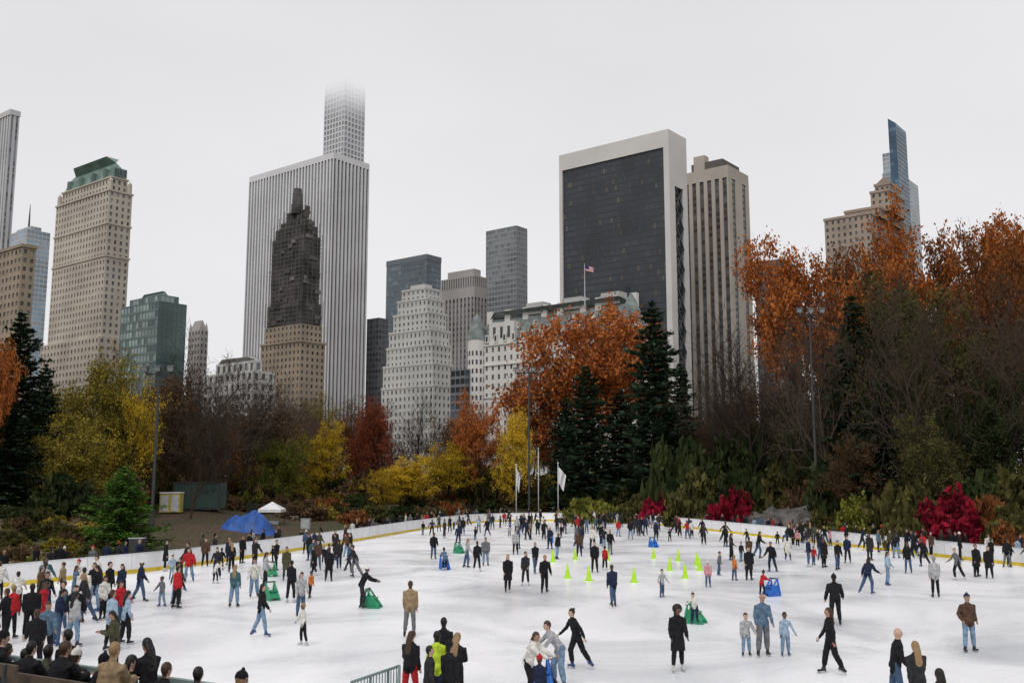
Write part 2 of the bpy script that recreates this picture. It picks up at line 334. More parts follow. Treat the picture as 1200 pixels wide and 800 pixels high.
def fogmat(src,name,za,zb):
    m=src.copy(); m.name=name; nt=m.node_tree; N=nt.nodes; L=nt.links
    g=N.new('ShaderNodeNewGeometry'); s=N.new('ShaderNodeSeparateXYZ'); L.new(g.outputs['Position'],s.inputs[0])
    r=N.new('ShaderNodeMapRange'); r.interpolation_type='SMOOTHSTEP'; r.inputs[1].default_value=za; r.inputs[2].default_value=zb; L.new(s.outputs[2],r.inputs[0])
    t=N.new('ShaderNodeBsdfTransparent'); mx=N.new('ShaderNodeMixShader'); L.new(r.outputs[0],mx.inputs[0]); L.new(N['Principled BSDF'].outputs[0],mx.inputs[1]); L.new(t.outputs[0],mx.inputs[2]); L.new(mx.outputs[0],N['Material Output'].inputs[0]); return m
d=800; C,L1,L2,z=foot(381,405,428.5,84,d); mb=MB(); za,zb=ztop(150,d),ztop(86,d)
hz=gl('glass_432',(.23,.245,.27),.3)  # haze painted in: tower colours paled, then fogmat fades them out with height
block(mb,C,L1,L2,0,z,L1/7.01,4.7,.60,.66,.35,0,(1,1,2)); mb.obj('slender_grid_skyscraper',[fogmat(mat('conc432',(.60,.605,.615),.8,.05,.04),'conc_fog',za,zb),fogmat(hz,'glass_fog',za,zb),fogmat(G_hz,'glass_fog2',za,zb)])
d=640; C,L1,L2,z=foot(430,444,455,372,d); mb=MB(); block(mb,C,L1,L2,0,z,3,3.7,.7,.6,.2,0,(1,1,2)); mb.obj('dark_office_block',[mat('dk',(.13,.135,.145)),G_d,G_m])
d=720; C,L1,L2,z=foot(453,500,517,299,d); mb=MB(); block(mb,C,L1,L2,0,z,2.6,3.8,.9,.75,.12,0,(1,1,1,2)); plain(mb,*ins(C,L1,L2,-.2),z-3,z+1,0); mb.obj('dark_glass_office_tower',[mat('mull',(.15,.17,.19)),gl('gdk',(.085,.12,.15),.12),gl('gdk2',(.15,.18,.21),.12)])
d=470; mb=MB()
TT=[(447,508,538,452),(449,507,531,426),(453,506,529,404),(456,504,527,386),(461,502,523,366),(466,500,520,350),(471,498,516,338)]
prev=0
for i,(a,b_,c_,y) in enumerate(TT):
    dd=d+i*2.2; C,L1,L2,z=foot(a,b_,c_,y,dd); block(mb,C,L1,L2,prev,z,2.9,3.5,.40,.52,.35,0,(1,1,2)); plain(mb,*ins(C,L1,L2,-.25),z-.2,z+.9,0); prev=z-.1
plain(mb,*ins(C,L1,L2,3),z,z+3.2,0)
mb.obj('stepped_limestone_tower',[mat('lime_pale',(.51,.505,.485),.85,.08,.06),G_m,G_l])
d=620; C,L1,L2,z=foot(517,556,571,322,d); mb=MB(); block(mb,C,L1,L2,0,z-14,3.3,3.7,.55,.6,.6,0,(1,2),strip=True,msp=3); plain(mb,C,L1,L2,z-14,z-8,0);block(mb,C,L1,L2,z-8,z,2,8,.5,.8,.5,0,(1,)); plain(mb,*ins(C,L1,L2,3),z,z+5,0); mb.obj('ribbed_stone_office_tower',[S_gb,G_m,G_d,mat('spand',(.22,.21,.205))])
d=700; C,L1,L2,z=foot(569.5,605,618,264,d); mb=MB(); block(mb,C,L1,L2,0,z,2.8,3.8,.82,.7,.15,0,(1,2,2,2)); mb.obj('grey_glass_tower',[mat('mull2',(.27,.28,.29)),G_m,gl('gg3',(.17,.18,.19),.15)])
d=430; C,L1,L2,z=foot(528,545,556,432,d); mb=MB(); block(mb,C,L1,L2,0,z,2.6,3.6,.85,.65,.2,0,(1,1,2)); mb.obj('low_glass_building',[mat('dk2',(.15,.16,.17)),G_d,G_b2])
# chateau hotel
d=385; C,L1,L2,z=foot(553,748,768,386,d); mb=MB()
block(mb,C,L1,L2,0,z,3.4,3.9,.34,.54,.4,0,(1,2,2)); 
for zz in(z-.2,z-9,ztop(455,d)): cornice(mb,C,L1,L2,zz,0,.5,.7)
zr=z+12; q=ins(C,L1,L2,1.0); frustum(mb,*q,z+.5,zr,4.5,3); frustum(mb,*ins(*q,4.5),zr,zr+3,5,3)
cs=corners(*q); A,B=cs[3],cs[0]; t=(B-A).normalized(); n=Vector((t.y,-t.x)); ang=math.atan2(t.y,t.x); nn=round((B-A).length/5)
for i in range(nn):
    p=A.lerp(B,(i+.5)/nn)-n*.4; mb.box((p.x,p.y,z+3),(1.9,2.4,3.6),0,ang); pp=p+n*1.22; mb.box((pp.x,pp.y,z+3),(1.0,.08,2.4),1,ang)
    if i%2==0:
        p3=p-n*2.4; mb.box((p3.x,p3.y,z+8),(1.5,2.0,2.6),0,ang)
for f in(.06,.18,.30,.42,.52,.66,.75,.95):
    p=A.lerp(B,f)-n*5; mb.box((p.x,p.y,zr+.5),(3.0,2,7),0,ang)
for f in(.36,.6,.82):
    p=A.lerp(B,f)-n*7; mb.box((p.x,p.y,zr+3),(9,6,5),4,ang)
for cc,rr in((corners(C,L1,L2)[3]+t*3,4.2),(corners(C,L1,L2)[0]-t*3,4.2)):
    mb.tube([(cc.x,cc.y,0),(cc.x,cc.y,z+3)],[rr,rr],0,14); mb.tube([(cc.x,cc.y,z+3),(cc.x,cc.y,z+8),(cc.x,cc.y,z+12),(cc.x,cc.y,z+15)],[rr+.3,rr*.85,rr*.45,.2],3,14)
    for fl in range(int(z/3.9)):
        for a in range(14):
            an=(a+.5)*2*math.pi/14; pn=Vector((math.cos(an),math.sin(an))); pp=cc+pn*(rr*math.cos(math.pi/14)); mb.box((pp.x,pp.y,fl*3.9+2.2),(.12,.85,2.1),1,an)
p=A.lerp(B,.18); mb.box((p.x-n.x*3,p.y-n.y*3,z+5),(14,6,10),0,ang)
for k in(-4,0,4):
    pp=p+t*k+n*.03; mb.box((pp.x,pp.y,z+5.5),(1.4,.1,5),1,ang)
xf,zf=sight(685,309,d+15)
mb.obj('chateau_hotel',[mat('hotel_white_brick',(.62,.605,.58),.85,.06,.08),G_d,G_m,mat('slate_copper_roof',(.17,.20,.195),.6,.3,.3),S_grey])
fm=MB(); fm.tube([(xf,d+15,zr),(xf,d+15,zf)],[.22,.12],0,6); 
for s in range(7):
    for k in range(6):
        x0,x1=k*.6,(k+1)*.6; zz=zf-.4-s*.34; w=lambda x:.35*math.sin(x*1.5)
        mm=2 if (k<3 and s<4) else (1 if s%2==0 else 3)
        fm.quad((xf+x0,d+15+w(x0),zz-.34-x0*.3),(xf+x1,d+15+w(x1),zz-.34-x1*.3),(xf+x1,d+15+w(x1),zz-x1*.3),(xf+x0,d+15+w(x0),zz-x0*.3),mm)
m_fw=mat('flag_white',(.7,.7,.7)); fm.obj('rooftop_flag',[m_rail,mat('flag_red',(.35,.03,.04)),mat('flag_blue',(.03,.04,.14)),m_fw])
# black-glass tower with travertine frame
d=565; C,L1,L2,z=foot(655,783,804,151,d); mb=MB(); c=corners(C,L1,L2)
def fr(A,B,z0,z1,u0,u1,zt,mats,nx,nz):
    dd=B-A; P=lambda u:A+dd*u
    a,b2=P(u0),P(u1)
    for (p,q_,za_,zb_) in((A,a,z0,z1),(b2,B,z0,z1),(a,b2,zt,z1)): mb.quad((p.x,p.y,za_),(q_.x,q_.y,za_),(q_.x,q_.y,zb_),(p.x,p.y,zb_),0)
    nrm=Vector((dd.y,-dd.x)).normalized(); a2,b3=a-nrm*1.2,b2-nrm*1.2
    mb.quad((a.x,a.y,z0),(a2.x,a2.y,z0),(a2.x,a2.y,zt),(a.x,a.y,zt),0); mb.quad((b3.x,b3.y,z0),(b2.x,b2.y,z0),(b2.x,b2.y,zt),(b3.x,b3.y,zt),0); mb.quad((a2.x,a2.y,zt),(b3.x,b3.y,zt),(b2.x,b2.y,zt),(a.x,a.y,zt),0)
    facade(mb,a2,b3,z0,zt,nx,nz,.93,.78,.08,1,mats)
fr(c[3],c[0],0,z,.03,.955,ztop(171,d),(2,)*22+(3,3,3,4),44,50)
A,B=c[0],c[1]; dd=B-A
fr(A,B,0,z,.30,.72,ztop(215,d),(2,2,3),4,48)
a=A+dd*.31; b2=A+dd*.71; zz=ztop(215,d); hgt=(b2-a).length*1.4
while zz-hgt>10:
    for s in(0,1):
        p0=(a.x,a.y,zz if s else zz-hgt); p1=(b2.x,b2.y,zz-hgt if s else zz); mb.tube([p0,p1],[.55,.55],1,4)
    zz-=hgt
mb.quad((c[1].x,c[1].y,0),(c[2].x,c[2].y,0),(c[2].x,c[2].y,z),(c[1].x,c[1].y,z),0); mb.quad((c[2].x,c[2].y,0),(c[3].x,c[3].y,0),(c[3].x,c[3].y,z),(c[2].x,c[2].y,z),0); mb.poly([(p.x,p.y,z) for p in c],0)
mb.obj('black_glass_skyscraper',[S_trav,mat('sol_mullion',(.045,.047,.052),.4),gl('gsol',(.028,.033,.042),.08),gl('gsol2',(.04,.045,.053),.1),gl('gsol3',(.085,.075,.06),.3)])  # gsol3: warmer, paler glass colour painted in for lit windows
d=620; C,L1,L2,z=foot(800,853,877,193,d); mb=MB(); c=corners(C,L1,L2); zt=ztop(207,d)
facade(mb,c[3],c[0],0,zt,6,46,.55,.6,1.2,0,(1,1,2),strip=True,msp=3); facade(mb,c[0],c[1],0,zt,2,46,.35,.6,.6,0,(1,2),strip=True,msp=3)
mb.quad((c[1].x,c[1].y,0),(c[2].x,c[2].y,0),(c[2].x,c[2].y,zt),(c[1].x,c[1].y,zt),0); plain(mb,C,L1,L2,zt,z,0)
plain(mb,*ins(C,L1,L2,5,3),z,z+6,3); plain(mb,C+E1*(L1*.55)+E2*3,8,6,z,z+11,0)
mb.obj('tan_ribbed_tower',[mat('tan_concrete',(.41,.37,.325),.85,.08,.05),G_d,G_m,mat('brownspan',(.10,.09,.082))])
d=520; C,L1,L2,z=foot(884,915,935,303,d); mb=MB(); block(mb,C,L1,L2,0,z,3,3.7,.6,.6,.3,0,(1,2)); mb.obj('dark_brown_office',[mat('dbr',(.12,.11,.105)),G_d,G_m])
d=480; mb=MB(); prev=0
for i,(a,b_,c_,y) in enumerate([(966,1020,1070,250),(990,1030,1062,243),(1020,1042,1060,223),(1025,1043,1056,215)]):
    C,L1,L2,z=foot(a,b_,c_,y,d+i*4); block(mb,C,L1,L2,prev,z,3,3.5,.4,.5,.4,0,(1,2)); plain(mb,*ins(C,L1,L2,-.4),z-.3,z+1,0); prev=z-.2
frustum(mb,*ins(C,L1,L2,.5),z+1,z+5,3,3); mb.obj('stepped_apartment_tower',[mat('apt_tan',(.34,.275,.225),.9,.12,.1),G_d,G_m,mat('tile_roof',(.2,.15,.12))])
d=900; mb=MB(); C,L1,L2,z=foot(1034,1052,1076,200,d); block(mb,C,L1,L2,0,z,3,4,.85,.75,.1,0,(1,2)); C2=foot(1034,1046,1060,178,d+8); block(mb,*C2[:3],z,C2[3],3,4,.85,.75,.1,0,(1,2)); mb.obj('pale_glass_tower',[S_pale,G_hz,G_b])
d=860; C,L1,L2,z=foot(1041,1050,1062,148,d); mb=MB(); block(mb,C,L1,L2,0,z,3,4,.92,.85,.08,0,(1,1,2)); cc=corners(C,L1,L2); zq=ztop(137,d)
T4=[(p.x,p.y,zq if i in(3,2) else z+3) for i,p in enumerate(cc)]
for i in range(4):
    j=(i+1)%4; mb.quad((cc[i].x,cc[i].y,z),(cc[j].x,cc[j].y,z),T4[j],T4[i],1)
mb.poly(T4,1); mb.obj('slanted_blue_glass_tower',[mat('mull3',(.08,.12,.16)),gl('gbl',(.04,.09,.15),.1),gl('gbl2',(.09,.16,.22),.1)])

# ------------------------------------------------------------------ TREES
def seg_mesh(segs,leaves,name,mats,nside=3):
    S=np.array(segs); P0=S[:,0:3]; P1=S[:,3:6]; R0=S[:,6]; R1=S[:,7]
    t=P1-P0; t/=np.linalg.norm(t,axis=1)[:,None]+1e-9
    ref=np.tile(np.array([[0.3,0.5,0.81]]),(len(S),1)); s=np.cross(t,ref); s/=np.linalg.norm(s,axis=1)[:,None]+1e-9; w=np.cross(t,s)
    V=[]
    for k in range(nside):
        a=2*math.pi*k/nside; o=s*math.cos(a)+w*math.sin(a); V.append(P0+o*R0[:,None]); V.append(P1+o*R1[:,None])
    V=np.stack(V,1).reshape(-1,3); n=len(S); base=np.arange(n)[:,None]*(2*nside)
    Fs=[]
    for k in range(nside):
        k2=(k+1)%nside; Fs.append(np.concatenate([base+2*k,base+2*k2,base+2*k2+1,base+2*k+1],1))
    Fq=np.stack(Fs,1).reshape(-1,4); mi=np.zeros(len(Fq),int); tone=np.full(len(V),.5)
    if leaves is not None and len(leaves[0]):
        C,A,B,T_=leaves; ok=np.isfinite(C).all(1)&np.isfinite(A).all(1)&np.isfinite(B).all(1); C,A,B,T_=C[ok],A[ok],B[ok],T_[ok]
        LV=np.stack([C-A,C-B,C+A,C+B],1).reshape(-1,3); b0=len(V)
        LF=b0+np.arange(len(C)*4).reshape(-1,4); V=np.concatenate([V,LV]); Fq=np.concatenate([Fq,LF]); mi=np.concatenate([mi,np.ones(len(C),int)]); tone=np.concatenate([tone,np.repeat(T_,4)])
    me=bpy.data.meshes.new(name); me.vertices.add(len(V)); me.vertices.foreach_set('co',V.astype(np.float32).ravel())
    me.loops.add(len(Fq)*4); me.loops.foreach_set('vertex_index',Fq.astype(np.int32).ravel()); me.polygons.add(len(Fq)); me.polygons.foreach_set('loop_start',np.arange(0,len(Fq)*4,4,dtype=np.int32))
    me.polygons.foreach_set('loop_total',np.full(len(Fq),4,dtype=np.int32))
    for m_ in mats: me.materials.append(m_)
    me.polygons.foreach_set('material_index',mi.astype(np.int32)); at=me.attributes.new('tone','FLOAT','POINT'); at.data.foreach_set('value',np.clip(tone,0,1).astype(np.float32))
    me.update(calc_edges=True); me.validate()
    Z=V[:,2].max(); Rr=np.percentile(np.sqrt(V[:,0]**2+V[:,1]**2),98); return me,Z,Rr
def rand_leaves(C,size,tone,rng,asp=.65):
    n=len(C); a=rng.normal(size=(n,3)); a/=np.linalg.norm(a,axis=1)[:,None]; b_=np.cross(a,rng.normal(size=(n,3))); b_/=np.linalg.norm(b_,axis=1)[:,None]
    s=size*rng.uniform(.5,1.3,(n,1)); return (C,a*s,b_*s*asp,tone)
bark=flatmat('bark',(.055,.043,.036)); bark_g=flatmat('bark_brown_twigs',(.085,.064,.05))
def decid(name,seed,nleaf,leaf,nb=(9,6,5,4),clear=.28,spread=48,upw=.25,r0=.42,jit=.5,Ht=20,bk=None,twig=.018,dens=1.4):
    r=random.Random(seed); rng=np.random.default_rng(seed); segs=[]; tw=[]
    def rec(p,d,Ln,rad,lev):
        n=4 if lev<2 else (3 if lev<4 else 2); pts=[p]
        for i in range(n):
            d=(d+Vector((r.gauss(0,.13),r.gauss(0,.13),r.gauss(0,.09)+upw*.25*(lev>0)))).normalized()
            q=pts[-1]+d*Ln/n; ra=rad*(1-.72*i/n); rb=rad*(1-.72*(i+1)/n)
            segs.append((*pts[-1],*q,max(ra,twig),max(rb,twig*.6)))
            if lev>=len(nb)-1: tw.append((*pts[-1],*q))
            pts.append(q)
        if lev<len(nb):
            k=nb[lev]+r.choice((-1,0,0,1))
            for c in range(k):
                lo=clear if lev==0 else .22; f=lo+(1-lo)*(c+r.random()*.9)/k; f=min(.99,f); ii=min(n-1,int(f*n)); base=pts[ii].lerp(pts[ii+1],f*n-ii)
                dirp=(pts[ii+1]-pts[ii]).normalized(); sp=math.radians(spread*r.uniform(.7,1.25)*(1.15-.35*f if lev==0 else 1))
                ax=dirp.orthogonal().normalized(); ax=Matrix.Rotation((c*2.4+r.random()*1.2),3,dirp)@ax
                nd=Matrix.Rotation(sp,3,ax)@dirp; nd=(nd+Vector((0,0,upw*.5))).normalized()
                rec(base,nd,Ln*r.uniform(.45,.66)*(1.15-.35*f if lev==0 else 1.0),rad*(.42 if lev==0 else .5)*(1.15-.5*f),lev+1)
    rec(Vector((0,0,-.6)),Vector((0,0,1)),Ht*.8,r0,0)
    lv=None
    if nleaf:
        T_=np.array(tw); ct=rng.uniform(0,1,len(T_)); 
        nz=np.array([noise.noise(Vector(t[:3])*0.45) for t in T_]); pr=np.clip(.55+nz*dens,0.04,1); idx=rng.choice(len(T_),nleaf,p=pr/pr.sum())
        u=rng.uniform(0,1,(nleaf,1)); C=T_[idx,:3]*(1-u)+T_[idx,3:]*u+rng.normal(0,jit,(nleaf,3))
        tone=np.clip(.45+nz[idx]*.9+(ct[idx]-.5)*.5+rng.normal(0,.22,nleaf),0,1); lv=rand_leaves(C,leaf,tone,rng)
    return seg_mesh(segs,lv,name,[bk or bark,bark])
def conifer(name,seed,Ht=20,R=4.6,wh=34,leaf=.34,gap=.1,droop=.25,per=17,pw=.75):
    r=random.Random(seed); rng=np.random.default_rng(seed); segs=[(0,0,-.5,0,0,Ht*.5,.35,.2),(0,0,Ht*.5,0,0,Ht,.2,.03)]; Cs=[];As=[];Bs=[];Ts=[]
    for i in range(wh):
        f=i/(wh-1); z=Ht*(gap+(1-gap)*f*.985); rl=R*((1-f)**pw)*(.80+.22*math.sin(i*1.9))+.25
        k=7 if f<.8 else 5
        for b_ in range(k):
            a=b_*2*math.pi/k+i*.7+r.uniform(-.3,.3); ln=rl*r.uniform(.6,1.2); d=Vector((math.cos(a),math.sin(a),.18-droop*(1-f)+r.uniform(-.1,.1))); e=Vector((0,0,z))+d*ln
            segs.append((0,0,z,*e,.06*(1-f)+.015,.012)); ct=r.random()
            n=max(6,int(ln*per)); u=rng.uniform(.1,1.0,(n,1))**.8; base=np.array([[0,0,z]]); P=base+(np.array(e)-base)*u
            side=np.cross(np.array(d),[0,0,1]); side/=np.linalg.norm(side); w=(rng.uniform(-1,1,(n,1)))*(.12+.26*ln*np.clip(1-u,0,1)**.7)
            P=P+side*w+rng.normal(0,.1,(n,3))-np.array([[0,0,1]])*abs(w)*.25
            dirn=np.array(d)*.8+side*np.sign(w)*.7+rng.normal(0,.3,(n,3)); dirn/=np.linalg.norm(dirn,axis=1)[:,None]
            s=leaf*rng.uniform(.6,1.4,(n,1)); up=np.cross(dirn,rng.normal(0,1,(n,3))*.6+np.array([[0,0,1]])); up/=np.linalg.norm(up,axis=1)[:,None]
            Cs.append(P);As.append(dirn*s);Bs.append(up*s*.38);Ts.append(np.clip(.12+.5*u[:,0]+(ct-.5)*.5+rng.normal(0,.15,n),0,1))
    return seg_mesh(segs,(np.concatenate(Cs),np.concatenate(As),np.concatenate(Bs),np.concatenate(Ts)),name,[bark,bark])
def shrubm(name,seed,n=4500,leaf=.065,lump=.22,flat=.85):
    rng=np.random.default_rng(seed); D=rng.normal(size=(n,3)); D/=np.linalg.norm(D,axis=1)[:,None]; D[:,2]=np.abs(D[:,2])*1.0-.08
    nz=np.array([noise.noise(Vector(x)*2.1+Vector((seed,0,0))) for x in D]); n2=np.array([noise.noise(Vector(x)*5+Vector((seed,3,0))) for x in D])
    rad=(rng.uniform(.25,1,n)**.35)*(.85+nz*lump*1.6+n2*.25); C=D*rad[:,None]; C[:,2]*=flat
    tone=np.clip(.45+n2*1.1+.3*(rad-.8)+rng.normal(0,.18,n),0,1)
    segs=[]; 
    for k in range(10):
        a=k*.63; segs.append((0,0,-.15,.5*math.cos(a),.5*math.sin(a),.6*flat,.03,.01))
    return seg_mesh(segs,rand_leaves(C,leaf,tone,rng),name,[bark,bark])
TM={}
TM['oak']=[decid('oak_a',11,15000,.24,jit=.38,spread=54),decid('oak_b',12,14000,.24,jit=.38,spread=54)]
TM['lush']=[decid('lush_a',21,17000,.24,nb=(11,6,5,4),clear=.12,spread=52,jit=.5),decid('lush_b',22,16000,.24,nb=(11,6,5,4),clear=.12,spread=46,jit=.45)]
TM['thin']=[decid('thin_a',31,6000,.22,nb=(9,6,5,4),clear=.2,jit=.35),decid('thin_b',32,5000,.22,nb=(9,6,5,4),clear=.2,spread=40,jit=.35)]
TM['bare']=[decid('bare_a',41,0,.2,nb=(9,7,5,4),clear=.3,spread=52,r0=.5,bk=bark,twig=.024),decid('bare_b',42,0,.2,nb=(8,7,5,4),clear=.25,spread=44,r0=.38,bk=bark,twig=.024),decid('bare_c',43,900,.2,nb=(10,7,5,4),clear=.2,spread=47,bk=bark_g,twig=.026)]
TM['pine']=[conifer('pine_a',51,R=5.0,pw=.6,leaf=.3,per=20),conifer('pine_b',52,R=4.6,droop=.1,pw=.62,leaf=.3,per=20)]
TM['spruce']=[conifer('spruce_a',61,Ht=6.5,R=3.0,wh=24,leaf=.14,gap=.03,droop=.1,per=42)]
TM['shrub']=[shrubm('shrub_a',71),shrubm('shrub_b',72,lump=.3),shrubm('shrub_c',73,n=3500,leaf=.08,flat=.7)]
LM={'orange':leafmat('leaf_orange',(.20,.055,.018),(.47,.165,.045)),'rust':leafmat('leaf_rust',(.11,.045,.02),(.28,.11,.042)),'yellow':leafmat('leaf_yellow',(.32,.21,.02),(.72,.50,.045)),
'gold':leafmat('leaf_olive_gold',(.10,.085,.02),(.33,.26,.045)),'redbr':leafmat('leaf_red_brown',(.11,.03,.02),(.30,.085,.04)),'green':leafmat('leaf_green',(.014,.024,.011),(.055,.07,.026)),
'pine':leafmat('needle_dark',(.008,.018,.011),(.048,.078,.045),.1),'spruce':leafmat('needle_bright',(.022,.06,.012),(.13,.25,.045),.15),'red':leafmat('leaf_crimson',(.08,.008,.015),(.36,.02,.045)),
'lime':leafmat('leaf_yellow_green',(.07,.085,.02),(.24,.24,.045)),'olive':leafmat('leaf_dark_olive',(.03,.032,.014),(.11,.10,.034)),'dryg':leafmat('dry_grass',(.14,.11,.05),(.32,.26,.13)),'brown':leafmat('leaf_brown',(.065,.043,.028),(.17,.105,.055))}
trng=random.Random(5)
def tree(nm,kind,px,d,ytop,wpx,leaf=None,var=None,sink=0,hm=None):
    x=bearing(px,d); zg=terr(x,d); zt=zg+hm if hm else sight(px,ytop,d)[1]; me,Z,R=TM[kind][trng.randrange(len(TM[kind])) if var is None else var]
    h=max(.5,zt-zg); w=wpx*d/F; sz=h/Z
    if hm: w=hm*trng.uniform(1.7,2.6)
    sx=w/(2*R)
    o=link(nm,me,(x,d,zg-sink),trng.uniform(0,6.28),(sx,sx,sz))
    if leaf:
        o.material_slots[1].link='OBJECT'; o.material_slots[1].material=LM[leaf]
    return o
T=tree
T('pine_tree','pine',12,95,365,110,'pine',0); T('pine_tree','pine',-40,90,350,120,'pine',1); T('pine_tree','pine',45,108,425,75,'pine',1); T('pine_tree','pine',10,85,470,90,'pine',0)
T('red_maple_tree','oak',-14,84,372,60,'orange')
T('golden_tree','lush',118,100,402,125,'gold'); T('golden_tree','lush',68,112,440,110,'gold'); T('golden_tree','thin',150,92,440,90,'yellow'); T('golden_tree','lush',95,88,480,110,'gold'); T('golden_tree','lush',150,108,460,110,'gold',1)
T('brown_tree','lush',190,112,425,110,'brown'); T('brown_tree','bare',205,120,435,120,None,2); T('brown_tree','lush',215,118,470,100,'brown')
T('bare_tree','bare',252,108,374,175,None,0); T('bare_tree','bare',285,125,405,130,None,1); T('bare_tree','bare',325,140,440,120,None,2); T('bare_tree','bare',225,100,460,100,None,2); T('bare_tree','bare',270,118,430,130,None,2); T('bare_tree','bare',160,118,430,90,None,2); T('brown_tree','lush',290,134,462,120,'brown'); T('brown_tree','lush',250,130,485,120,'rust'); T('brown_tree','lush',350,160,478,90,'brown')
T('green_tree','lush',318,128,505,84,'lime'); T('yellow_tree','lush',383,140,488,66,'yellow'); T('yellow_tree','thin',355,150,500,60,'yellow'); T('red_brown_tree','lush',440,150,456,68,'redbr'); T('bare_tree','bare',486,158,445,86,None,1); T('bare_tree','bare',345,150,460,90,None,2); T('bare_tree','bare',400,170,468,90,None,2)
T('yellow_tree','lush',478,138,530,90,'yellow'); T('yellow_tree','lush',528,146,514,80,'yellow'); T('yellow_tree','thin',450,132,545,70,'yellow'); T('orange_tree','oak',566,150,454,84,'orange'); T('yellow_tree','lush',603,148,472,56,'yellow'); T('orange_tree','thin',548,160,470,50,'orange'); T('rust_tree','lush',412,160,484,60,'rust')
T('oak_tree','oak',672,168,345,200,'orange',0); T('oak_tree','oak',740,180,350,125,'orange',1); T('oak_tree','oak',622,178,390,100,'orange',1)
T('pine_tree','pine',688,138,428,88,'pine',0); T('pine_tree','pine',768,132,352,108,'pine',1); T('pine_tree','pine',728,145,455,78,'pine',0); T('pine_tree','pine',664,145,462,54,'pine',1); T('pine_tree','pine',800,142,425,64,'pine',0)
T('bare_tree','bare',880,118,347,175,None,0); T('bare_tree','bare',835,128,395,120,None,2); T('bare_tree','bare',925,112,380,130,None,1); T('bare_tree','bare',980,98,330,150,None,2); T('bare_tree','bare',855,125,430,110,None,1)
T('rust_tree','lush',905,135,440,110,'brown'); T('rust_tree','lush',850,150,462,110,'brown'); T('rust_tree','lush',820,150,480,90,'rust'); T('green_tree','lush',880,128,480,110,'olive')
T('oak_tree','oak',950,128,265,150,'orange',0); T('oak_tree','oak',1065,122,238,180,'orange',1); T('oak_tree','oak',1005,135,262,140,'rust',0); T('oak_tree','oak',1175,104,230,150,'orange',0); T('oak_tree','lush',1130,118,262,120,'rust',1); T('oak_tree','oak',1215,95,250,150,'rust',1); T('oak_tree','oak',1250,100,240,160,'orange',0); T('oak_tree','lush',970,138,330,140,'rust',0); T('oak_tree','lush',1180,112,320,140,'rust',0)
T('green_tree','lush',1060,98,302,175,'olive',0); T('green_tree','lush',1100,92,330,140,'olive',1); T('green_tree','lush',1040,100,350,140,'green',1); T('pine_tree','pine',1008,100,345,100,'pine',1); T('brown_tree','bare',1085,88,310,170,None,2); T('brown_tree','bare',1170,84,320,150,None,2); T('rust_tree','lush',1180,90,360,130,'brown'); T('pine_tree','pine',1145,94,400,80,'pine',0); T('green_tree','lush',1210,84,420,120,'green')
T('pine_tree','pine',985,112,430,80,'pine'); T('green_tree','lush',940,118,455,100,'olive'); T('green_tree','lush',1130,86,460,120,'green',0); T('pine_tree','pine',1040,92,440,90,'pine',1); T('green_tree','lush',980,104,470,110,'green',1); T('green_tree','lush',1085,84,480,110,'olive',1); T('brown_tree','lush',1010,92,500,100,'brown',0)
for i in range(56):
    px=-60+ (i+trng.random())*1320/56; d=trng.uniform(165,250); y=trng.uniform(455,492) if 140<px<480 else trng.uniform(468,510)
    k=trng.choice(['bare','bare','thin']); T('woodland_tree',k,px,d,y,trng.uniform(75,110),trng.choice(['brown','rust','gold','brown']) if k=='thin' else None)
for i in range(34):
    px=130+i*25; d=trng.uniform(150,168); T('understory_shrub','shrub',px,d,trng.uniform(536,554),trng.uniform(50,90),trng.choice(['olive','brown','brown','green','gold']),sink=.2)
def S(nm,px,d,ytop,w,leaf,var=None): T(nm,'shrub',px,d,ytop,w,leaf,var,sink=.1)
T('spruce_tree','spruce',145,72,545,104,'spruce',0)
S('yew_bush',78,84,545,90,'green',0); S('yew_bush',45,92,552,64,'green',1); S('evergreen_bush',12,90,575,60,'olive'); S('evergreen_bush',200,118,552,60,'olive')
for i in range(54):
    px=trng.uniform(-30,125); d=trng.uniform(58,84); T('garden_shrub','shrub',px,d,0,20,trng.choice(['dryg','lime','olive','olive','green','brown','gold']),sink=.05,hm=trng.uniform(.5,1.4))
for i in range(80):
    px=trng.uniform(150,600); d=trng.uniform(114,150)
    if rink_sd(bearing(px,d),d)<6: continue
    T('low_shrub','shrub',px,d,0,30,trng.choice(['brown','olive','olive','green','gold','rust']),sink=.05,hm=trng.uniform(1.0,2.6))
for i in range(90):
    px=trng.uniform(640,1230); d=trng.uniform(66,135); s_=rink_sd(bearing(px,d),d)
    if s_<4.8: continue
    T('hillside_shrub','shrub',px,d,0,30,trng.choice(['brown','olive','olive','green','green','rust','lime','dryg']),sink=.05,hm=trng.uniform(.7,2.2))
for px,d,y,w,l in [(290,125,572,50,'lime'),(330,140,560,60,'olive'),(270,140,555,60,'green'),(370,145,565,60,'gold'),(640,150,560,60,'olive'),(700,138,560,90,'green'),(735,132,566,70,'olive'),(690,128,580,70,'lime'),(750,125,575,50,'olive'),(600,160,565,60,'gold')]: S('shrub',px,d,y,w,l)
for px,d,y,w,l in [(800,124,505,90,'green'),(845,120,500,100,'green'),(895,118,496,90,'green'),(820,116,540,90,'olive'),(870,112,545,90,'green'),(930,108,530,90,'olive'),(975,96,525,80,'green'),(1005,86,572,70,'lime'),(1045,84,560,70,'olive'),(940,100,560,60,'brown'),(1075,80,556,80,'olive'),(1160,76,575,70,'rust'),(1190,72,585,80,'olive'),(1150,82,545,100,'green'),(1200,80,540,100,'olive'),(1060,76,590,60,'olive'),(1180,70,605,60,'rust'),(960,88,590,60,'olive')]: S('shrub',px,d,y,w,l)
S('red_shrub',1106,76,562,105,'red',1); S('red_shrub',858,108,566,60,'red',0); S('red_shrub',769,122,571,46,'red',1)
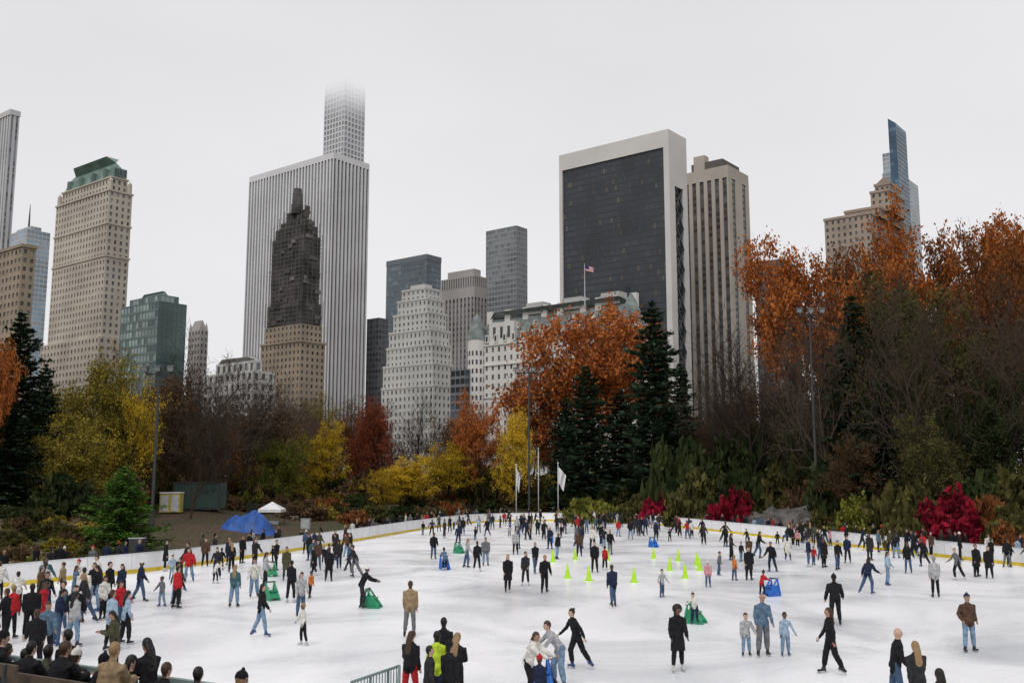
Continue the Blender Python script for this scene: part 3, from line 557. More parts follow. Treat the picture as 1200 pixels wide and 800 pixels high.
def rock(px,d,w,h,seed):
    x=bearing(px,d); mb=MB(); mb.ball((0,0,0),(w,w*.7,h),0,18,12)
    mb.v=[tuple(Vector(v)*(1+.35*noise.noise(Vector(v)*.8+Vector((seed,0,0)))+.12*noise.noise(Vector(v)*2.5))) for v in mb.v]
    mb.obj('rock_outcrop',[m_rock],False,(x,d,terr(x,d)))
m_rock=mat('schist_rock',(.10,.095,.09),.9,.4,1.2,bump=.8)
for i,(px,d,w,h) in enumerate([(905,103,3,2.3),(935,96,3.4,2.6),(950,92,2.4,1.8),(890,107,2.2,1.9),(975,90,2.4,1.6),(1140,74,1.8,1)]): rock(px,d,w,h,i*3)

# ------------------------------------------------------------------ poles, lamps, flags, kit
m_pole=mat('dark_pole',(.05,.052,.055),.5); m_lamp=mat('lamp_head',(.35,.36,.37),.35); m_wp=mat('white_pole',(.65,.65,.66),.4)
def lightmast(px,d,ytop,arm,n):
    x=bearing(px,d); zg=terr(x,d); zt=sight(px,ytop,d)[1]; mb=MB()
    mb.tube([(0,0,-.2),(0,0,1.2),(0,0,1.25),(0,0,zt-zg)],[.24,.22,.15,.09],0,10)
    mb.box((0,0,zt-zg-.3),(arm,.14,.14),0); mb.box((0,0,zt-zg-1.2),(arm*.6,.1,.1),0)
    for i in range(n):
        u=-arm/2+arm*i/(n-1); mb.tube([(u,0,zt-zg-.3),(u,-.2,zt-zg+.05)],[.06,.06],0,6); M=Matrix.Rotation(.5,3,'X'); mb.box((u,-.35,zt-zg+.15),(.55,.35,.42),0,M=M); mb.box((u,-.53,zt-zg+.05),(.46,.03,.34),1,M=M)
    mb.obj('floodlight_mast',[m_pole,m_lamp],loc=(x,d,zg))
lightmast(620,134,434,3.6,4); lightmast(180,84,434,2.2,3); lightmast(957,96,366,2.2,3)
def flagpole(px,d,ytop,flag):
    x=bearing(px,d); zg=terr(x,d); h=sight(px,ytop,d)[1]-zg; mb=MB(); mb.tube([(0,0,-.2),(0,0,h*.6),(0,0,h)],[.09,.07,.04],0,8); mb.ball((0,0,h+.08),(.11,.11,.11),0,8,6)
    if flag:
        n=8; Wd,Hd=1.2,2.1
        for i in range(n):
            for j in range(6):
                def P(a,b_):
                    u=a/n; v=b_/6; return (u*Wd*(1-.35*v)*flag,.16*math.sin(u*9+v*2),h-.3-v*Hd-u*1.3)
                mb.quad(P(i,j+1),P(i+1,j+1),P(i+1,j),P(i,j),1)
    mb.obj('flagpole',[m_wp,m_fw],True,loc=(x,d,zg))
flagpole(605,134,545,.45); flagpole(631,136,526,0); flagpole(654,134,543,.9)
m_grn=mat('container_green',(.05,.085,.075),.6,.2,.8); m_ybx=mat('yellow_plastic',(.5,.42,.1),.5,.15,2)
x=bearing(235,108); zg=terr(x,108); mb=MB(); mb.box((0,0,1.5),(5,2.4,2.7),0)
for k in range(16): mb.box((-2.35+k*.31,-1.23,1.5),(.12,.08,2.5),0)
for sx in(-2.4,2.4): mb.box((sx,-1.25,1.5),(.16,.12,2.8),1)
mb.box((0,-1.25,2.87),(5.1,.14,.14),1); mb.box((0,-1.25,.12),(5.1,.14,.16),1); mb.obj('storage_container',[m_grn,m_pole],loc=(x,108,zg))
for px in(196,208):
    x=bearing(px,104); zg=terr(x,104); mb=MB(); mb.box((0,0,1.05),(1.05,1.05,1.9),0); mb.box((0,0,2.08),(1.15,1.15,.14),1); mb.box((0,-.54,1.0),(.75,.04,1.6),2); mb.tube([(.25,-.58,.9),(.25,-.58,1.15)],[.03,.03],1,6); mb.obj('portable_toilet',[m_ybx,m_white,m_rail],loc=(x,104,zg))
m_blue=mat('blue_tarp',(.02,.08,.30),.45,.3,1.2,bump=.6); m_grey=mat('canopy_grey',(.42,.43,.45),.6)
x,y=ground(288,630); mb=MB(); K=22
for i in range(K):
    for j in range(K):
        def P(a,b_):
            u=a/K*2-1; v=b_/K*2-1; pk=max(2.1-1.5*abs(u+.35),2.6-1.7*abs(u-.25),.9); zz=pk*(1-abs(v)**1.5*.8)*(1-abs(u)**6)+.22*noise.noise(Vector((u*4,v*4,1))); return (u*2.8,v*1.6,max(0.02,zz))
        mb.quad(P(i,j),P(i+1,j),P(i+1,j+1),P(i,j+1),0)
for u in(-.35,.25): mb.tube([(u*2.7,0,0),(u*2.7,0,1.7)],[.04,.04],1,6)
mb.obj('blue_tarp_tent',[m_blue,m_pole],False,loc=(x,y,0))
x,y=ground(318,621); mb=MB()
for a in(-1,1):
    for b_ in(-1,1): mb.tube([(a*1.1,b_*1.1,0),(a*1.1,b_*1.1,2.2)],[.03,.03],1,6)
for k in range(4):
    a=[(-1.2,-1.2),(1.2,-1.2),(1.2,1.2),(-1.2,1.2)]; p,q=a[k],a[(k+1)%4]; mb.tri((*p,2.2),(*q,2.2),(0,0,3.0),0); mb.quad((*p,1.9),(*q,1.9),(*q,2.2),(*p,2.2),0)
mb.box((0,0,.5),(1.4,.7,1.0),2); mb.obj('canopy_tent',[m_white,m_pole,m_grey],loc=(x,y,0))
for px,py,c in((345,618,m_grey),(160,652,m_pole),(358,622,m_grey)):
    x,y=ground(px,py); mb=MB(); mb.box((0,0,.65),(.9,.7,1.2),0); mb.box((0,-.36,.75),(.7,.03,.8),0); mb.box((0,0,1.28),(1.0,.8,.06),1); mb.obj('utility_cabinet',[c,m_scuff],loc=(x,y,-.03))
mb=MB(); pts=[]
for i in range(60):
    f=i/59; px=290+ f*270; d=112+34*f; x=bearing(px,d); pts.append((x,d,terr(x,d)))
for a,b_ in zip(pts,pts[1:]):
    mb.tube([a,(a[0],a[1],a[2]+1.15)],[.04,.04],0,4)
    for h in(.25,1.1): mb.tube([(a[0],a[1],a[2]+h),(b_[0],b_[1],b_[2]+h)],[.03,.03],0,4)
    for k in range(1,5):
        q=Vector(a).lerp(Vector(b_),k/5); mb.tube([(q.x,q.y,q.z+.25),(q.x,q.y,q.z+1.1)],[.015,.015],0,3)
mb.obj('iron_fence',[m_pole])
def cone_mesh():
    mb=MB(); mb.box((0,0,.02),(.4,.4,.04),0); mb.tube([(0,0,.04),(0,0,.25),(0,0,.5),(0,0,.74),(0,0,.76)],[.15,.115,.075,.035,.025],0,14); return mb.mesh('traffic_cone',[m_cone],False)
m_cone=mat('cone_lime',(.42,.72,.03),.45,.08,4); cm=cone_mesh()
for px,py in[(648,658),(665,677),(690,680),(743,682),(697,654),(674,655),(766,654),(795,657),(803,677),(817,662),(820,668),(712,656),(785,668)]:
    x,y=ground(px,py); link('traffic_cone',cm,(x,y,0),random.uniform(0,1.5))
def aid_mesh(name,m_):
    mb=MB()
    for s in(-1,1):
        mb.box((s*.24,.0,.06),(.07,.85,.1),0); mb.tube([(s*.24,.38,.1),(s*.24,.30,.5),(s*.23,.22,.85)],[.055,.05,.04],0,8); mb.tube([(s*.24,-.36,.1),(s*.23,-.05,.5),(s*.23,.2,.85)],[.06,.05,.04],0,8)
        mb.quad((s*.24,.33,.12),(s*.24,-.3,.12),(s*.235,-.03,.5),(s*.235,.27,.6),0)
    mb.tube([(-.30,.22,.87),(.30,.22,.87)],[.035,.035],1,8,side=(0,1,0)); mb.box((0,-.05,.46),(.48,.34,.05),0); M=Matrix.Rotation(-.55,3,'X'); mb.box((0,-.19,.3),(.46,.04,.42),0,M=M); mb.box((0,.31,.3),(.46,.04,.35),0)
    return mb.mesh(name,[m_,m_pole])
m_ab=mat('aid_blue',(.02,.13,.48),.4,.1,3); m_ag=mat('aid_green',(.03,.26,.13),.4,.1,3); AB=aid_mesh('aid_b',m_ab); AG=aid_mesh('aid_g',m_ag)
AIDS=[(521,667,AB,20),(904,698,AB,-60),(436,712,AG,80),(815,730,AG,60),(634,806,AB,10),(766,641,AB,30),(538,648,AG,50),(645,636,AB,0),(372,643,AB,90),(318,703,AG,40),(702,622,AG,0),(470,622,AB,30),(318,675,AG,30)]
for px,py,me,r in AIDS:
    x,y=ground(px,py); link('skating_aid',me,(x,y,0),math.radians(r),(.88,.88,.88))

# ------------------------------------------------------------------ PEOPLE
FP={}
POSE=dict(
 stand=dict(lean=2,aL=(3,8,12),aR=(5,7,10),lL=(3,4,3),lR=(-3,5,3)),
 shift=dict(lean=3,aL=(-6,10,28),aR=(10,9,34),lL=(9,6,10),lR=(-4,4,2),nod=6),
 pockets=dict(lean=1,aL=(-22,16,62),aR=(-22,16,62),lL=(2,5,2),lR=(-2,6,3)),
 phone=dict(lean=4,aL=(18,2,88),aR=(20,2,84),lL=(2,5,2),lR=(-3,5,3),nod=18),
 glide=dict(lean=9,aL=(14,16,24),aR=(-12,18,18),lL=(12,4,18),lR=(-9,7,6)),
 stride=dict(lean=15,aL=(24,14,34),aR=(-26,16,22),lL=(20,3,28),lR=(-17,10,10)),
 push=dict(lean=24,aL=(52,4,22),aR=(52,4,22),lL=(18,5,20),lR=(2,6,10)),
 arms=dict(lean=5,aL=(8,38,20),aR=(6,32,24),lL=(9,6,14),lR=(-4,7,8)),
 walk=dict(lean=3,aL=(16,7,18),aR=(-14,7,12),lL=(15,3,6),lR=(-12,3,14)),
 sit=dict(lean=12,aL=(38,4,55),aR=(34,4,60),lL=(84,7,84),lR=(82,9,80),nod=8),
 bend=dict(lean=38,aL=(46,4,20),aR=(36,6,28),lL=(20,6,26),lR=(4,8,14)),
 skate=dict(lean=16,aL=(20,26,24),aR=(-30,30,14),lL=(20,4,30),lR=(-20,8,12)),
 hold=dict(lean=3,aL=(5,8,12),aR=(8,28,20),lL=(6,5,8),lR=(-4,5,5)))
def person_mesh(pose,coat,hair,child=False):
    p=POSE[pose]; rd=math.radians; L_=rd(p['lean']); up=Vector((0,-math.sin(L_),math.cos(L_))); X=Vector((1,0,0)); mb=MB(); segs=[]
    bulk={'jacket':.020,'coat':.022,'hoodie':.006,'puffer':.036}[coat]
    def tb(pts,rad,lab,n=10,extra=0):
        mb.tube(pts,rad,0,n)
        for a,b_,r0,r1 in zip(pts,pts[1:],rad,rad[1:]):
            g=lambda r:(r if not isinstance(r,tuple) else min(r)); segs.append((Vector(a),Vector(b_),g(r0)+extra,g(r1)+extra,lab))
    feet=[]
    for s,k in((-1,'lL'),(1,'lR')):
        a,ab,kn=[rd(q) for q in p[k]]
        dv=lambda A:Vector((s*math.sin(ab)*.9,-math.sin(A),-math.cos(A))).normalized()
        hip=Vector((s*.088,0,-.03)); knee=hip+dv(a)*.43; ank=knee+dv(a-kn)*.41
        f=Vector((s*.12,-math.cos(a-kn) if pose!='sit' else -1,math.sin(-(a-kn)) if pose!='sit' else 0)).normalized()
        tl=.012 if coat!='hoodie' else .022
        tb([hip+Vector((0,0,.06)),hip.lerp(knee,.35),knee,knee.lerp(ank,.35),ank+ (knee-ank).normalized()*.09],[.092+tl*.5,.088+tl*.4,.062+tl,.062+tl*.9,.05+tl],1)
        sole=ank+(ank-knee).normalized()*.06
        tb([ank+(knee-ank).normalized()*.12,ank,sole],[.052,.05,.045],4); tb([sole-f*.07,sole+f*.06,sole+f*.17],[.04,.042,.03],4)
        feet.append((sole,f,(ank-knee).normalized()))
    prof=[(-.06,.158,.118),(.02,.162,.12),(.14,.143,.105),(.28,.165,.115),(.40,.176,.112),(.465,.135,.09),(.51,.075,.065)]
    tb([up*-.10,up*.05],[(.15,.115),(.15,.115)],1,12)
    if coat=='coat':
        lw=Vector((0,-.02 if p['lean']<20 else .0,-1)); tb([lw*.42,lw*.2,up*.02],[(.20+bulk,.165+bulk),(.185+bulk,.145+bulk),(.16+bulk,.125+bulk)],0,12,.03)
    tb([up*t for t,_,_ in prof],[(rx+bulk,ry+bulk) for _,rx,ry in prof],0,12,.045)
    if coat=='puffer': 
        for t in(.0,.11,.22,.33): tb([up*(t-.02),up*(t+.02)],[(.178+bulk*.8,.128+bulk*.8)]*2,0,12,.045)
    hands=[]
    for s,k in((-1,'aL'),(1,'aR')):
        a,ab,e=[rd(q) for q in p[k]]; sh=up*.435+X*s*.165
        d1=Vector((s*math.sin(ab),-math.sin(a)*math.cos(ab),-math.cos(a)*math.cos(ab))); inn=.45 if pose in('phone','sit','pockets') else (.1 if pose!='arms' else -.5)
        el=sh+d1*.285; a2=a+e; ab2=ab*(.7 if pose in('arms','hold','glide','stride','skate') else -inn)
        d2=Vector((s*math.sin(ab2)- (s*.35 if pose in('phone','sit') else 0),-math.sin(a2)*math.cos(ab2),-math.cos(a2)*math.cos(ab2))).normalized(); wr=el+d2*.25
        tb([sh-X*s*.05+up*.0,sh,sh.lerp(el,.5),el,el.lerp(wr,.5),wr],[.068+bulk*.6,.066+bulk,.055+bulk,.048+bulk,.044+bulk,.038+bulk*.6],0)
        tb([wr-d2*.02,wr+d2*.045,wr+d2*.095],[(.026,.024),(.036,.019),(.034,.016)],2,8); hands.append((wr+d2*.09,d2,s))
    nb_=up*.50; hL=L_*.35+rd(p.get('nod',0)); hu=Vector((0,-math.sin(hL),math.cos(hL))); hs=1.18 if child else 1.0
    hc=nb_+hu*(.18*(.5+.5*hs)); tb([nb_-up*.04,nb_+hu*.06,hc-hu*.04],[.068,.06,.056],2)
    R=Matrix.Rotation(hL,3,'X'); 
    mb.ball(hc,(.077*hs,.094*hs,.116*hs),0,14,10,R); mb.ball(hc+R@Vector((0,-.03*hs,-.055*hs)),(.055*hs,.06*hs,.06*hs),0,12,8,R)
    mb.ball(hc+R@Vector((0,-.098*hs,-.012*hs)),(.015,.022,.024),0,8,6,R)
    for s in(-1,1): mb.ball(hc+R@Vector((s*.078*hs,.0,-.005)),(.012,.022,.032),0,8,6,R)
    if hair in('short','long','bun'): mb.ball(hc+R@Vector((0,.014,.022))*hs,(.086*hs,.1*hs,.112*hs),0,14,10,R)
    if hair=='beanie': mb.ball(hc+R@Vector((0,.008,.045))*hs,(.092*hs,.106*hs,.105*hs),0,14,10,R); mb.ball(hc+R@Vector((0,.01,.165))*hs,(.03,.03,.03),0,8,6,R)
    if hair=='hood': mb.ball(hc+R@Vector((0,.03,.02))*hs,(.115*hs,.12*hs,.135*hs),0,14,10,R)
    if hair=='big': mb.ball(hc+R@Vector((0,.03,.03)),(.15,.14,.14),0,14,10,R)
    if hair!='hood':
        if coat in('hoodie','puffer'): tb([nb_+Vector((-.07,.075,-.02)),nb_+Vector((0,.095,-.05)),nb_+Vector((.07,.075,-.02))],[.045,.055,.045],0,8)
        else: tb([nb_-up*.03,nb_+up*.045],[.085,.072],0,10)
    HB=[]
    if hair in('long','big'): 
        mb.tube([hc+R@Vector((0,.05,.02)),hc+R@Vector((0,.085,-.10)),nb_-up*.02+Vector((0,.10,0)),nb_-up*.16+Vector((0,.125,0))],[(.08,.05),(.088,.05),(.085,.042),(.05,.025)],0,12)
        HB=[(hc+R@Vector((0,.09,-.05)),nb_-up*.16+Vector((0,.14,0)))]
    if hair=='bun': mb.ball(hc+R@Vector((0,.085,.09)),(.04,.04,.04),0,8,6,R)
    me=mb.mesh('tmp',[]); ob=bpy.data.objects.new('tmp',me); sc.collection.objects.link(ob)
    rm=ob.modifiers.new('r','REMESH'); rm.mode='VOXEL'; rm.voxel_size=.0155; sm=ob.modifiers.new('s','SMOOTH'); sm.factor=.5; sm.iterations=2
    dg=bpy.context.evaluated_depsgraph_get(); ev=ob.evaluated_get(dg); m2=bpy.data.meshes.new_from_object(ev,depsgraph=dg)
    bpy.data.objects.remove(ob); bpy.data.meshes.remove(me)
    # cloth folds: gentle displacement along normals below the neck
    vn=[v.normal.copy() for v in m2.vertices]
    n=len(m2.polygons); C=np.zeros(n*3); m2.polygons.foreach_get('center',C); C=C.reshape(-1,3); best=np.full(n,1e9); lab=np.zeros(n,int)
    for a,b_,r0,r1,l in segs:
        a=np.array(a);b2=np.array(b_); dd=b2-a; t=np.clip(((C-a)@dd)/(dd@dd+1e-9),0,1); q=a+t[:,None]*dd; ds=np.linalg.norm(C-q,axis=1)-(r0+(r1-r0)*t); k=ds<best; best[k]=ds[k]; lab[k]=l
    Rn=np.array(R.inverted()); Q=(C-np.array(hc))@Rn.T/hs; near=(np.linalg.norm(Q,axis=1)<.20)&(Q[:,2]>-.125)&(((C-np.array(nb_))@np.array(up))>.05)
    face=(Q[:,1]<-.02)&(Q[:,2]<.052)&(abs(Q[:,0])<.082); sidef=(Q[:,1]<.025)&(Q[:,2]<-.0)
    skin=face|sidef
    hl={'short':3,'long':3,'bun':3,'beanie':5,'hood':0,'big':3,'bald':2}[hair]
    if hair in('hood',): skin=(Q[:,1]<-.045)&(Q[:,2]<.07)&(abs(Q[:,0])<.07)
    if hair=='big': skin=(Q[:,1]<-.03)&(Q[:,2]<.05)&(abs(Q[:,0])<.065)
    lab[near]=np.where(skin[near],2,hl)
    if hair in('beanie',):
        bk=near&~skin&(Q[:,2]<.02); lab[bk]=3
    if HB:
        a,b_=[np.array(z) for z in HB[0]]; dd=b_-a; t=np.clip(((C-a)@dd)/(dd@dd),0,1); q=a+t[:,None]*dd; k=(np.linalg.norm(C-q,axis=1)<.085)&(((C-np.array(nb_)-np.array(up)*-.1)[:,1])>.055); lab[k]=3
    V=[]
    for v,nn_ in zip(m2.vertices,vn):
        c=v.co; f=.009 if (c-nb_).dot(up)<-.02 else 0
        V.append(tuple(c+nn_*f*(noise.noise(Vector((c.x*9,c.y*9,c.z*16)))+.5*noise.noise(c*24))))
    Fc=[tuple(q.vertices) for q in m2.polygons]
    mb=MB(); mb.v=V; mb.f=Fc; mb.m=[int(x) for x in lab]; bpy.data.meshes.remove(m2)
    for hp,d2,s in hands:
        side=Vector((0,1,0))-d2*d2.y; 
        if side.length<.2: side=Vector((1,0,0))-d2*d2.x
        side.normalize(); palm=d2.cross(side)*s
        for i,(off,ln) in enumerate([(-.026,.062),(-.009,.074),(.009,.069),(.026,.052)]):
            b0=hp+side*off-d2*.01; m0=b0+d2*ln*.55+palm*.006; e0=m0+(d2*.75+palm*.6)*ln*.5; mb.tube([b0,m0,e0],[.0095,.009,.006],2,5)
        b0=hp-d2*.065-side*.028; mb.tube([b0,b0+(d2*.6-side*.6)*.04,b0+(d2*.9-side*.35)*.075],[.012,.011,.007],2,5)
    for s in(-1,1):
        mb.ball(hc+R@Vector((s*.03,-.086,.008))*hs,(.012,.008,.007),6,6,4,R); mb.ball(hc+R@Vector((s*.03,-.092,.03))*hs,(.017,.006,.004),3,6,4,R)
    mb.ball(hc+R@Vector((0,-.089,-.06))*hs,(.022,.008,.006),7,8,4,R)
    for so,f,dn in feet:
        dn2=(dn-f*dn.dot(f)).normalized(); M=Matrix((f.cross(dn2).normalized()*1,f,-dn2)).transposed()
        mb.box(so+f*.05+dn2*.065,(.006,.28,.022),8,M=M)
        for o in(-.04,.13): mb.box(so+f*o+dn2*.05,(.014,.04,.03),8,M=M)
    zmin=min(v[2] for v in mb.v)
    me=mb.mesh('person_%s_%s_%s'%(pose,coat,hair),[None]*9,True)
    me.transform(Matrix.Translation((0,0,-zmin)))
    return me
def PM(pose,coat,hair,child=False):
    k=(pose,coat,hair,child)
    if k not in FP: FP[k]=person_mesh(*k)
    return FP[k]
MC={}
def fab(c):
    if c not in MC: MC[c]=mat('fabric_%d'%len(MC),c,.85,.25,9,spec=.15,detail=2)
    return MC[c]
m_sk=[mat('skin_light',(.50,.32,.245),.55,.06,8,spec=.35),mat('skin_tan',(.36,.21,.145),.55,.06,8,spec=.35),mat('skin_dark',(.13,.07,.045),.5,.06,8,spec=.35)]
m_hr=[mat('hair_black',(.012,.01,.009),.5,.4,60),mat('hair_brown',(.05,.028,.016),.55,.4,60),mat('hair_blond',(.26,.17,.085),.55,.3,60),mat('hair_grey',(.22,.21,.20),.6,.3,60)]
m_bt=[mat('boot_black',(.02,.02,.022),.4),mat('boot_blue',(.03,.06,.16),.4),mat('boot_white',(.5,.5,.5),.4)]
m_eye=mat('eye',(.03,.025,.02),.2); m_lip=mat('lips',(.3,.11,.1),.5); m_steel=mat('blade_steel',(.45,.46,.48),.3,metal=1)
COL=dict(K=(.013,.013,.015),K2=(.026,.025,.028),N=(.016,.022,.05),G=(.13,.135,.145),LG=(.34,.34,.345),W=(.58,.56,.52),J=(.05,.085,.15),LJ=(.15,.23,.33),R=(.38,.02,.025),T=(.25,.18,.105),O=(.06,.06,.034),P=(.5,.24,.26),Y=(.42,.56,.04),BR=(.08,.045,.03),BL=(.09,.145,.21),OR=(.5,.15,.03),TL=(.045,.10,.12),LB=(.28,.37,.47),PU=(.12,.06,.17))
prng=random.Random(17)
def person(x,y,z,pose,coat,hair,rot,top,bot,h=1.72,nm='ice_skater',hc=None,sk=None,bt=None,acc=None):
    child=h<1.45; me=PM(pose,coat,hair,child); s=h/1.79
    if child: s=h/1.83
    w=prng.uniform(.93,1.08)*s
    o=link(nm,me,(x,y,z),math.radians(rot),(w,w,s))
    sk=m_sk[prng.choice((0,0,0,1,1,2))] if sk is None else m_sk[sk]; hm=m_hr[prng.choice((0,0,0,0,1,1,1,1,2) )] if hc is None else m_hr[hc]
    ms=[fab(COL[top]),fab(COL[bot]),sk,hm,m_bt[prng.choice((0,0,0,1,1,2))] if bt is None else m_bt[bt],fab(COL[acc or prng.choice(('K','K','K','R','W','G','N'))]),m_eye,m_lip,m_steel]
    for i,m_ in enumerate(ms): o.material_slots[i].link='OBJECT'; o.material_slots[i].material=m_
    return o
taken=[]
def at(px,py,pose,coat,hair,rot,top,bot,h=1.72,**k):
    x,y=ground(px,py) if py>0 else ground(px,-py,h*(1 if pose not in('bend','push') else .9)); taken.append((x,y)); return person(x,y,0,pose,coat,hair,rot,top,bot,h,**k)
at(480,746,'stand','jacket','short',175,'T','G',1.8,hc=1); at(355,756,'arms','jacket','short',-60,'W','K',1.3,acc='R'); at(305,746,'walk','jacket','long',110,'K','LJ',1.7)
at(274,711,'stand','hoodie','long',170,'TL','LJ',1.68); at(163,705,'walk','jacket','beanie',120,'N','J',1.7); at(193,669,'stand','coat','short',100,'K','K',1.75,nm='bystander')
at(423,713,'push','jacket','beanie',90,'K','K2',1.7); at(363,701,'glide','jacket','short',60,'OR','K',1.2); at(340,706,'shift','jacket','short',160,'K','K',1.75); at(385,681,'stand','coat','short',180,'K','K',1.72); at(397,667,'walk','jacket','short',200,'K2','N')
at(352,722,'shift','hoodie','long',30,'LG','J',1.65); at(595,694,'walk','coat','long',10,'K','K',1.72); at(616,686,'shift','jacket','long',-20,'K2','K',1.65); at(638,695,'glide','jacket','short',20,'K','K',1.74); at(697,671,'stand','jacket','short',0,'K','K',1.74)
at(719,711,'stride','puffer','short',200,'N','J',1.72); at(776,700,'arms','hoodie','short',30,'LG','J',1.25); at(795,787,'shift','coat','big',8,'K','K',1.74,sk=2,hc=0); at(875,769,'hold','jacket','short',0,'LG','LJ',1.25,acc='W'); at(895,769,'shift','hoodie','bald',4,'BL','G',1.8,sk=1)
at(921,769,'hold','hoodie','short',0,'LB','LJ',1.27); at(975,790,'walk','hoodie','long',-95,'K','K',1.72); at(980,733,'glide','jacket','beanie',170,'K','K',1.78); at(1137,764,'pockets','jacket','beanie',5,'BR','LJ',1.7)
at(1047,-735,'glide','jacket','bald',75,'K','J',1.82,sk=0); at(1073,-752,'walk','coat','long',190,'K2','K',1.68,hc=2); at(1101,-784,'stand','jacket','long',180,'K','K',1.66); at(676,784,'skate','hoodie','bun',-70,'K','K',1.66); at(657,806,'bend','hoodie','short',-75,'LG','LJ',1.74,hc=1); at(619,-746,'push','jacket','long',60,'W','K',1.6)
at(632,-768,'stand','jacket','beanie',150,'N','K',1.2); at(481,-740,'shift','jacket','long',150,'K','R',1.66); at(520,-724,'stand','jacket','short',170,'K','K',1.8); at(512,-740,'stand','hoodie','short',190,'Y','N',1.72,acc='K'); at(534,-742,'phone','jacket','long',160,'K','K',1.7); at(503,-757,'stand','jacket','short',100,'K2','K',1.6); at(526,-752,'stand','jacket','beanie',140,'K','K',1.68,acc='K')
at(1097,700,'stand','puffer','short',175,'LG','K',1.78,hc=3); at(1018,696,'stride','jacket','long',120,'N','J',1.7); at(1041,686,'arms','jacket','long',60,'LB','LJ',1.65); at(1160,678,'stand','coat','long',-30,'K','K',1.7); at(1145,676,'stand','coat','short',20,'K','K',1.74); at(1123,680,'stride','hoodie','short',-80,'G','K',1.7)
at(893,700,'push','jacket','beanie',120,'R','K',1.2); at(830,688,'stand','puffer','beanie',0,'P','J',1.25); at(843,674,'glide','jacket','short',60,'G','J',1.3); at(861,680,'stand','hoodie','short',120,'OR','J',1.3); at(878,680,'stand','coat','short',10,'K','K',1.72); at(905,670,'glide','jacket','short',-50,'K','N',1.7)
at(521,668,'push','jacket','beanie',200,'BL','K',1.3); at(508,655,'shift','jacket','short',20,'K','J'); at(547,665,'glide','hoodie','long',100,'LG','J'); at(569,663,'stand','puffer','short',10,'G','LJ'); at(559,670,'walk','jacket','short',160,'K','K'); at(815,731,'push','hoodie','short',-40,'W','N',1.15)
at(604,650,'stand','jacket','short',0,'LG','K'); at(627,672,'walk','jacket','short',30,'K','J'); at(653,655,'glide','puffer','short',60,'K','LJ'); at(679,652,'stand','jacket','long',180,'BR','K'); at(709,668,'stand','hoodie','short',160,'R','K',1.4); at(715,650,'shift','jacket','short',20,'K','G')
at(297,700,'glide','hoodie','short',20,'W','LJ'); at(310,690,'shift','jacket','long',100,'LG','K'); at(323,668,'walk','jacket','short',60,'K','K'); at(335,680,'stand','coat','short',10,'O','K'); at(372,668,'stand','jacket','beanie',0,'BR','J'); at(283,660,'stand','jacket','short',60,'K','K'); at(240,664,'shift','jacket','short',20,'BR','K')
at(982,668,'glide','jacket','short',20,'K','J'); at(966,665,'stand','coat','long',30,'K','K'); at(994,660,'shift','jacket','short',-30,'N','K'); at(948,664,'stand','jacket','short',60,'N','J'); at(935,640,'stand','jacket','short',0,'P','K',1.3); at(1065,672,'hold','jacket','short',-30,'K','J'); at(1083,664,'stride','jacket','long',-60,'K','K')
# near-left figures with red and pale jackets
at(138,735,'arms','jacket','long',70,'R','J',1.6); at(84,758,'shift','jacket','long',150,'LG','LJ',1.68); at(66,757,'phone','jacket','short',120,'N','J',1.75); at(12,748,'stand','puffer','short',160,'R','K',1.7); at(120,726,'shift','jacket','long',60,'W','K',1.6); at(34,750,'stand','puffer','short',200,'K','K',1.78)
ADULT=[('stand','jacket','short'),('stand','coat','long'),('walk','jacket','short'),('walk','coat','long'),('glide','jacket','short'),('glide','hoodie','long'),('stride','jacket','long'),('pockets','jacket','beanie'),('phone','jacket','long'),('stand','puffer','short'),('hold','jacket','short'),('shift','hoodie','long'),('glide','puffer','short'),('stand','jacket','beanie'),('shift','jacket','short'),('shift','jacket','long'),('skate','hoodie','bun')]
KID=[('stand','puffer','beanie'),('glide','jacket','short'),('arms','jacket','short'),('push','jacket','beanie')]
TOPS=['K']*15+['K2']*6+['N']*4+['G','G','LG','W','W','J','R','R','T','O','BR','BL','TL','LB']; BOTS=['K']*10+['K2']*2+['N','J','J','J','LJ','LJ','G']
def scatter(n,x0,x1,y0,y1,cond,kid=.15,sep=.75,z=0,nm='ice_skater',still=False):
    c=0; tries=0
    while c<n and tries<n*60:
        tries+=1; x=prng.uniform(x0,x1); y=prng.uniform(y0,y1)
        if not cond(x,y) or any((x-a)**2+(y-b_)**2<sep*sep for a,b_ in taken): continue
        taken.append((x,y)); c+=1; k=prng.random()<kid; v=prng.choice(KID) if k else prng.choice(ADULT if not still else [a for a in ADULT if a[0] in('stand','pockets','phone','walk','shift')])
        tp=prng.choice(TOPS+['P','OR','LB','R','PU']) if k else prng.choice(TOPS)
        person(x,y,z,*v,prng.uniform(0,360),tp,prng.choice(BOTS),prng.uniform(1.1,1.35) if k else prng.uniform(1.56,1.82),nm=nm)
ins_=lambda m:(lambda x,y:rink_sd(x,y)<-m)
pxo=lambda x,y:600+F*x/(y*CP)
scatter(80,-9,18,88,128,ins_(1.2)); scatter(24,8,28,62,95,lambda x,y:rink_sd(x,y)<-1 and pxo(x,y)>780); scatter(26,-18,-5,52,85,lambda x,y:rink_sd(x,y)<-.6 and pxo(x,y)<420)
scatter(8,-5,10,70,88,ins_(1)); scatter(54,-24,-10.5,27,46,lambda x,y:rink_sd(x,y)<-.4 and pxo(x,y)<160,.1,.55); scatter(6,-16,-9,40,56,lambda x,y:rink_sd(x,y)<-.6 and 165<pxo(x,y)<260,.2)
ring=lambda a,b_:(lambda x,y:a<rink_sd(x,y)<b_)
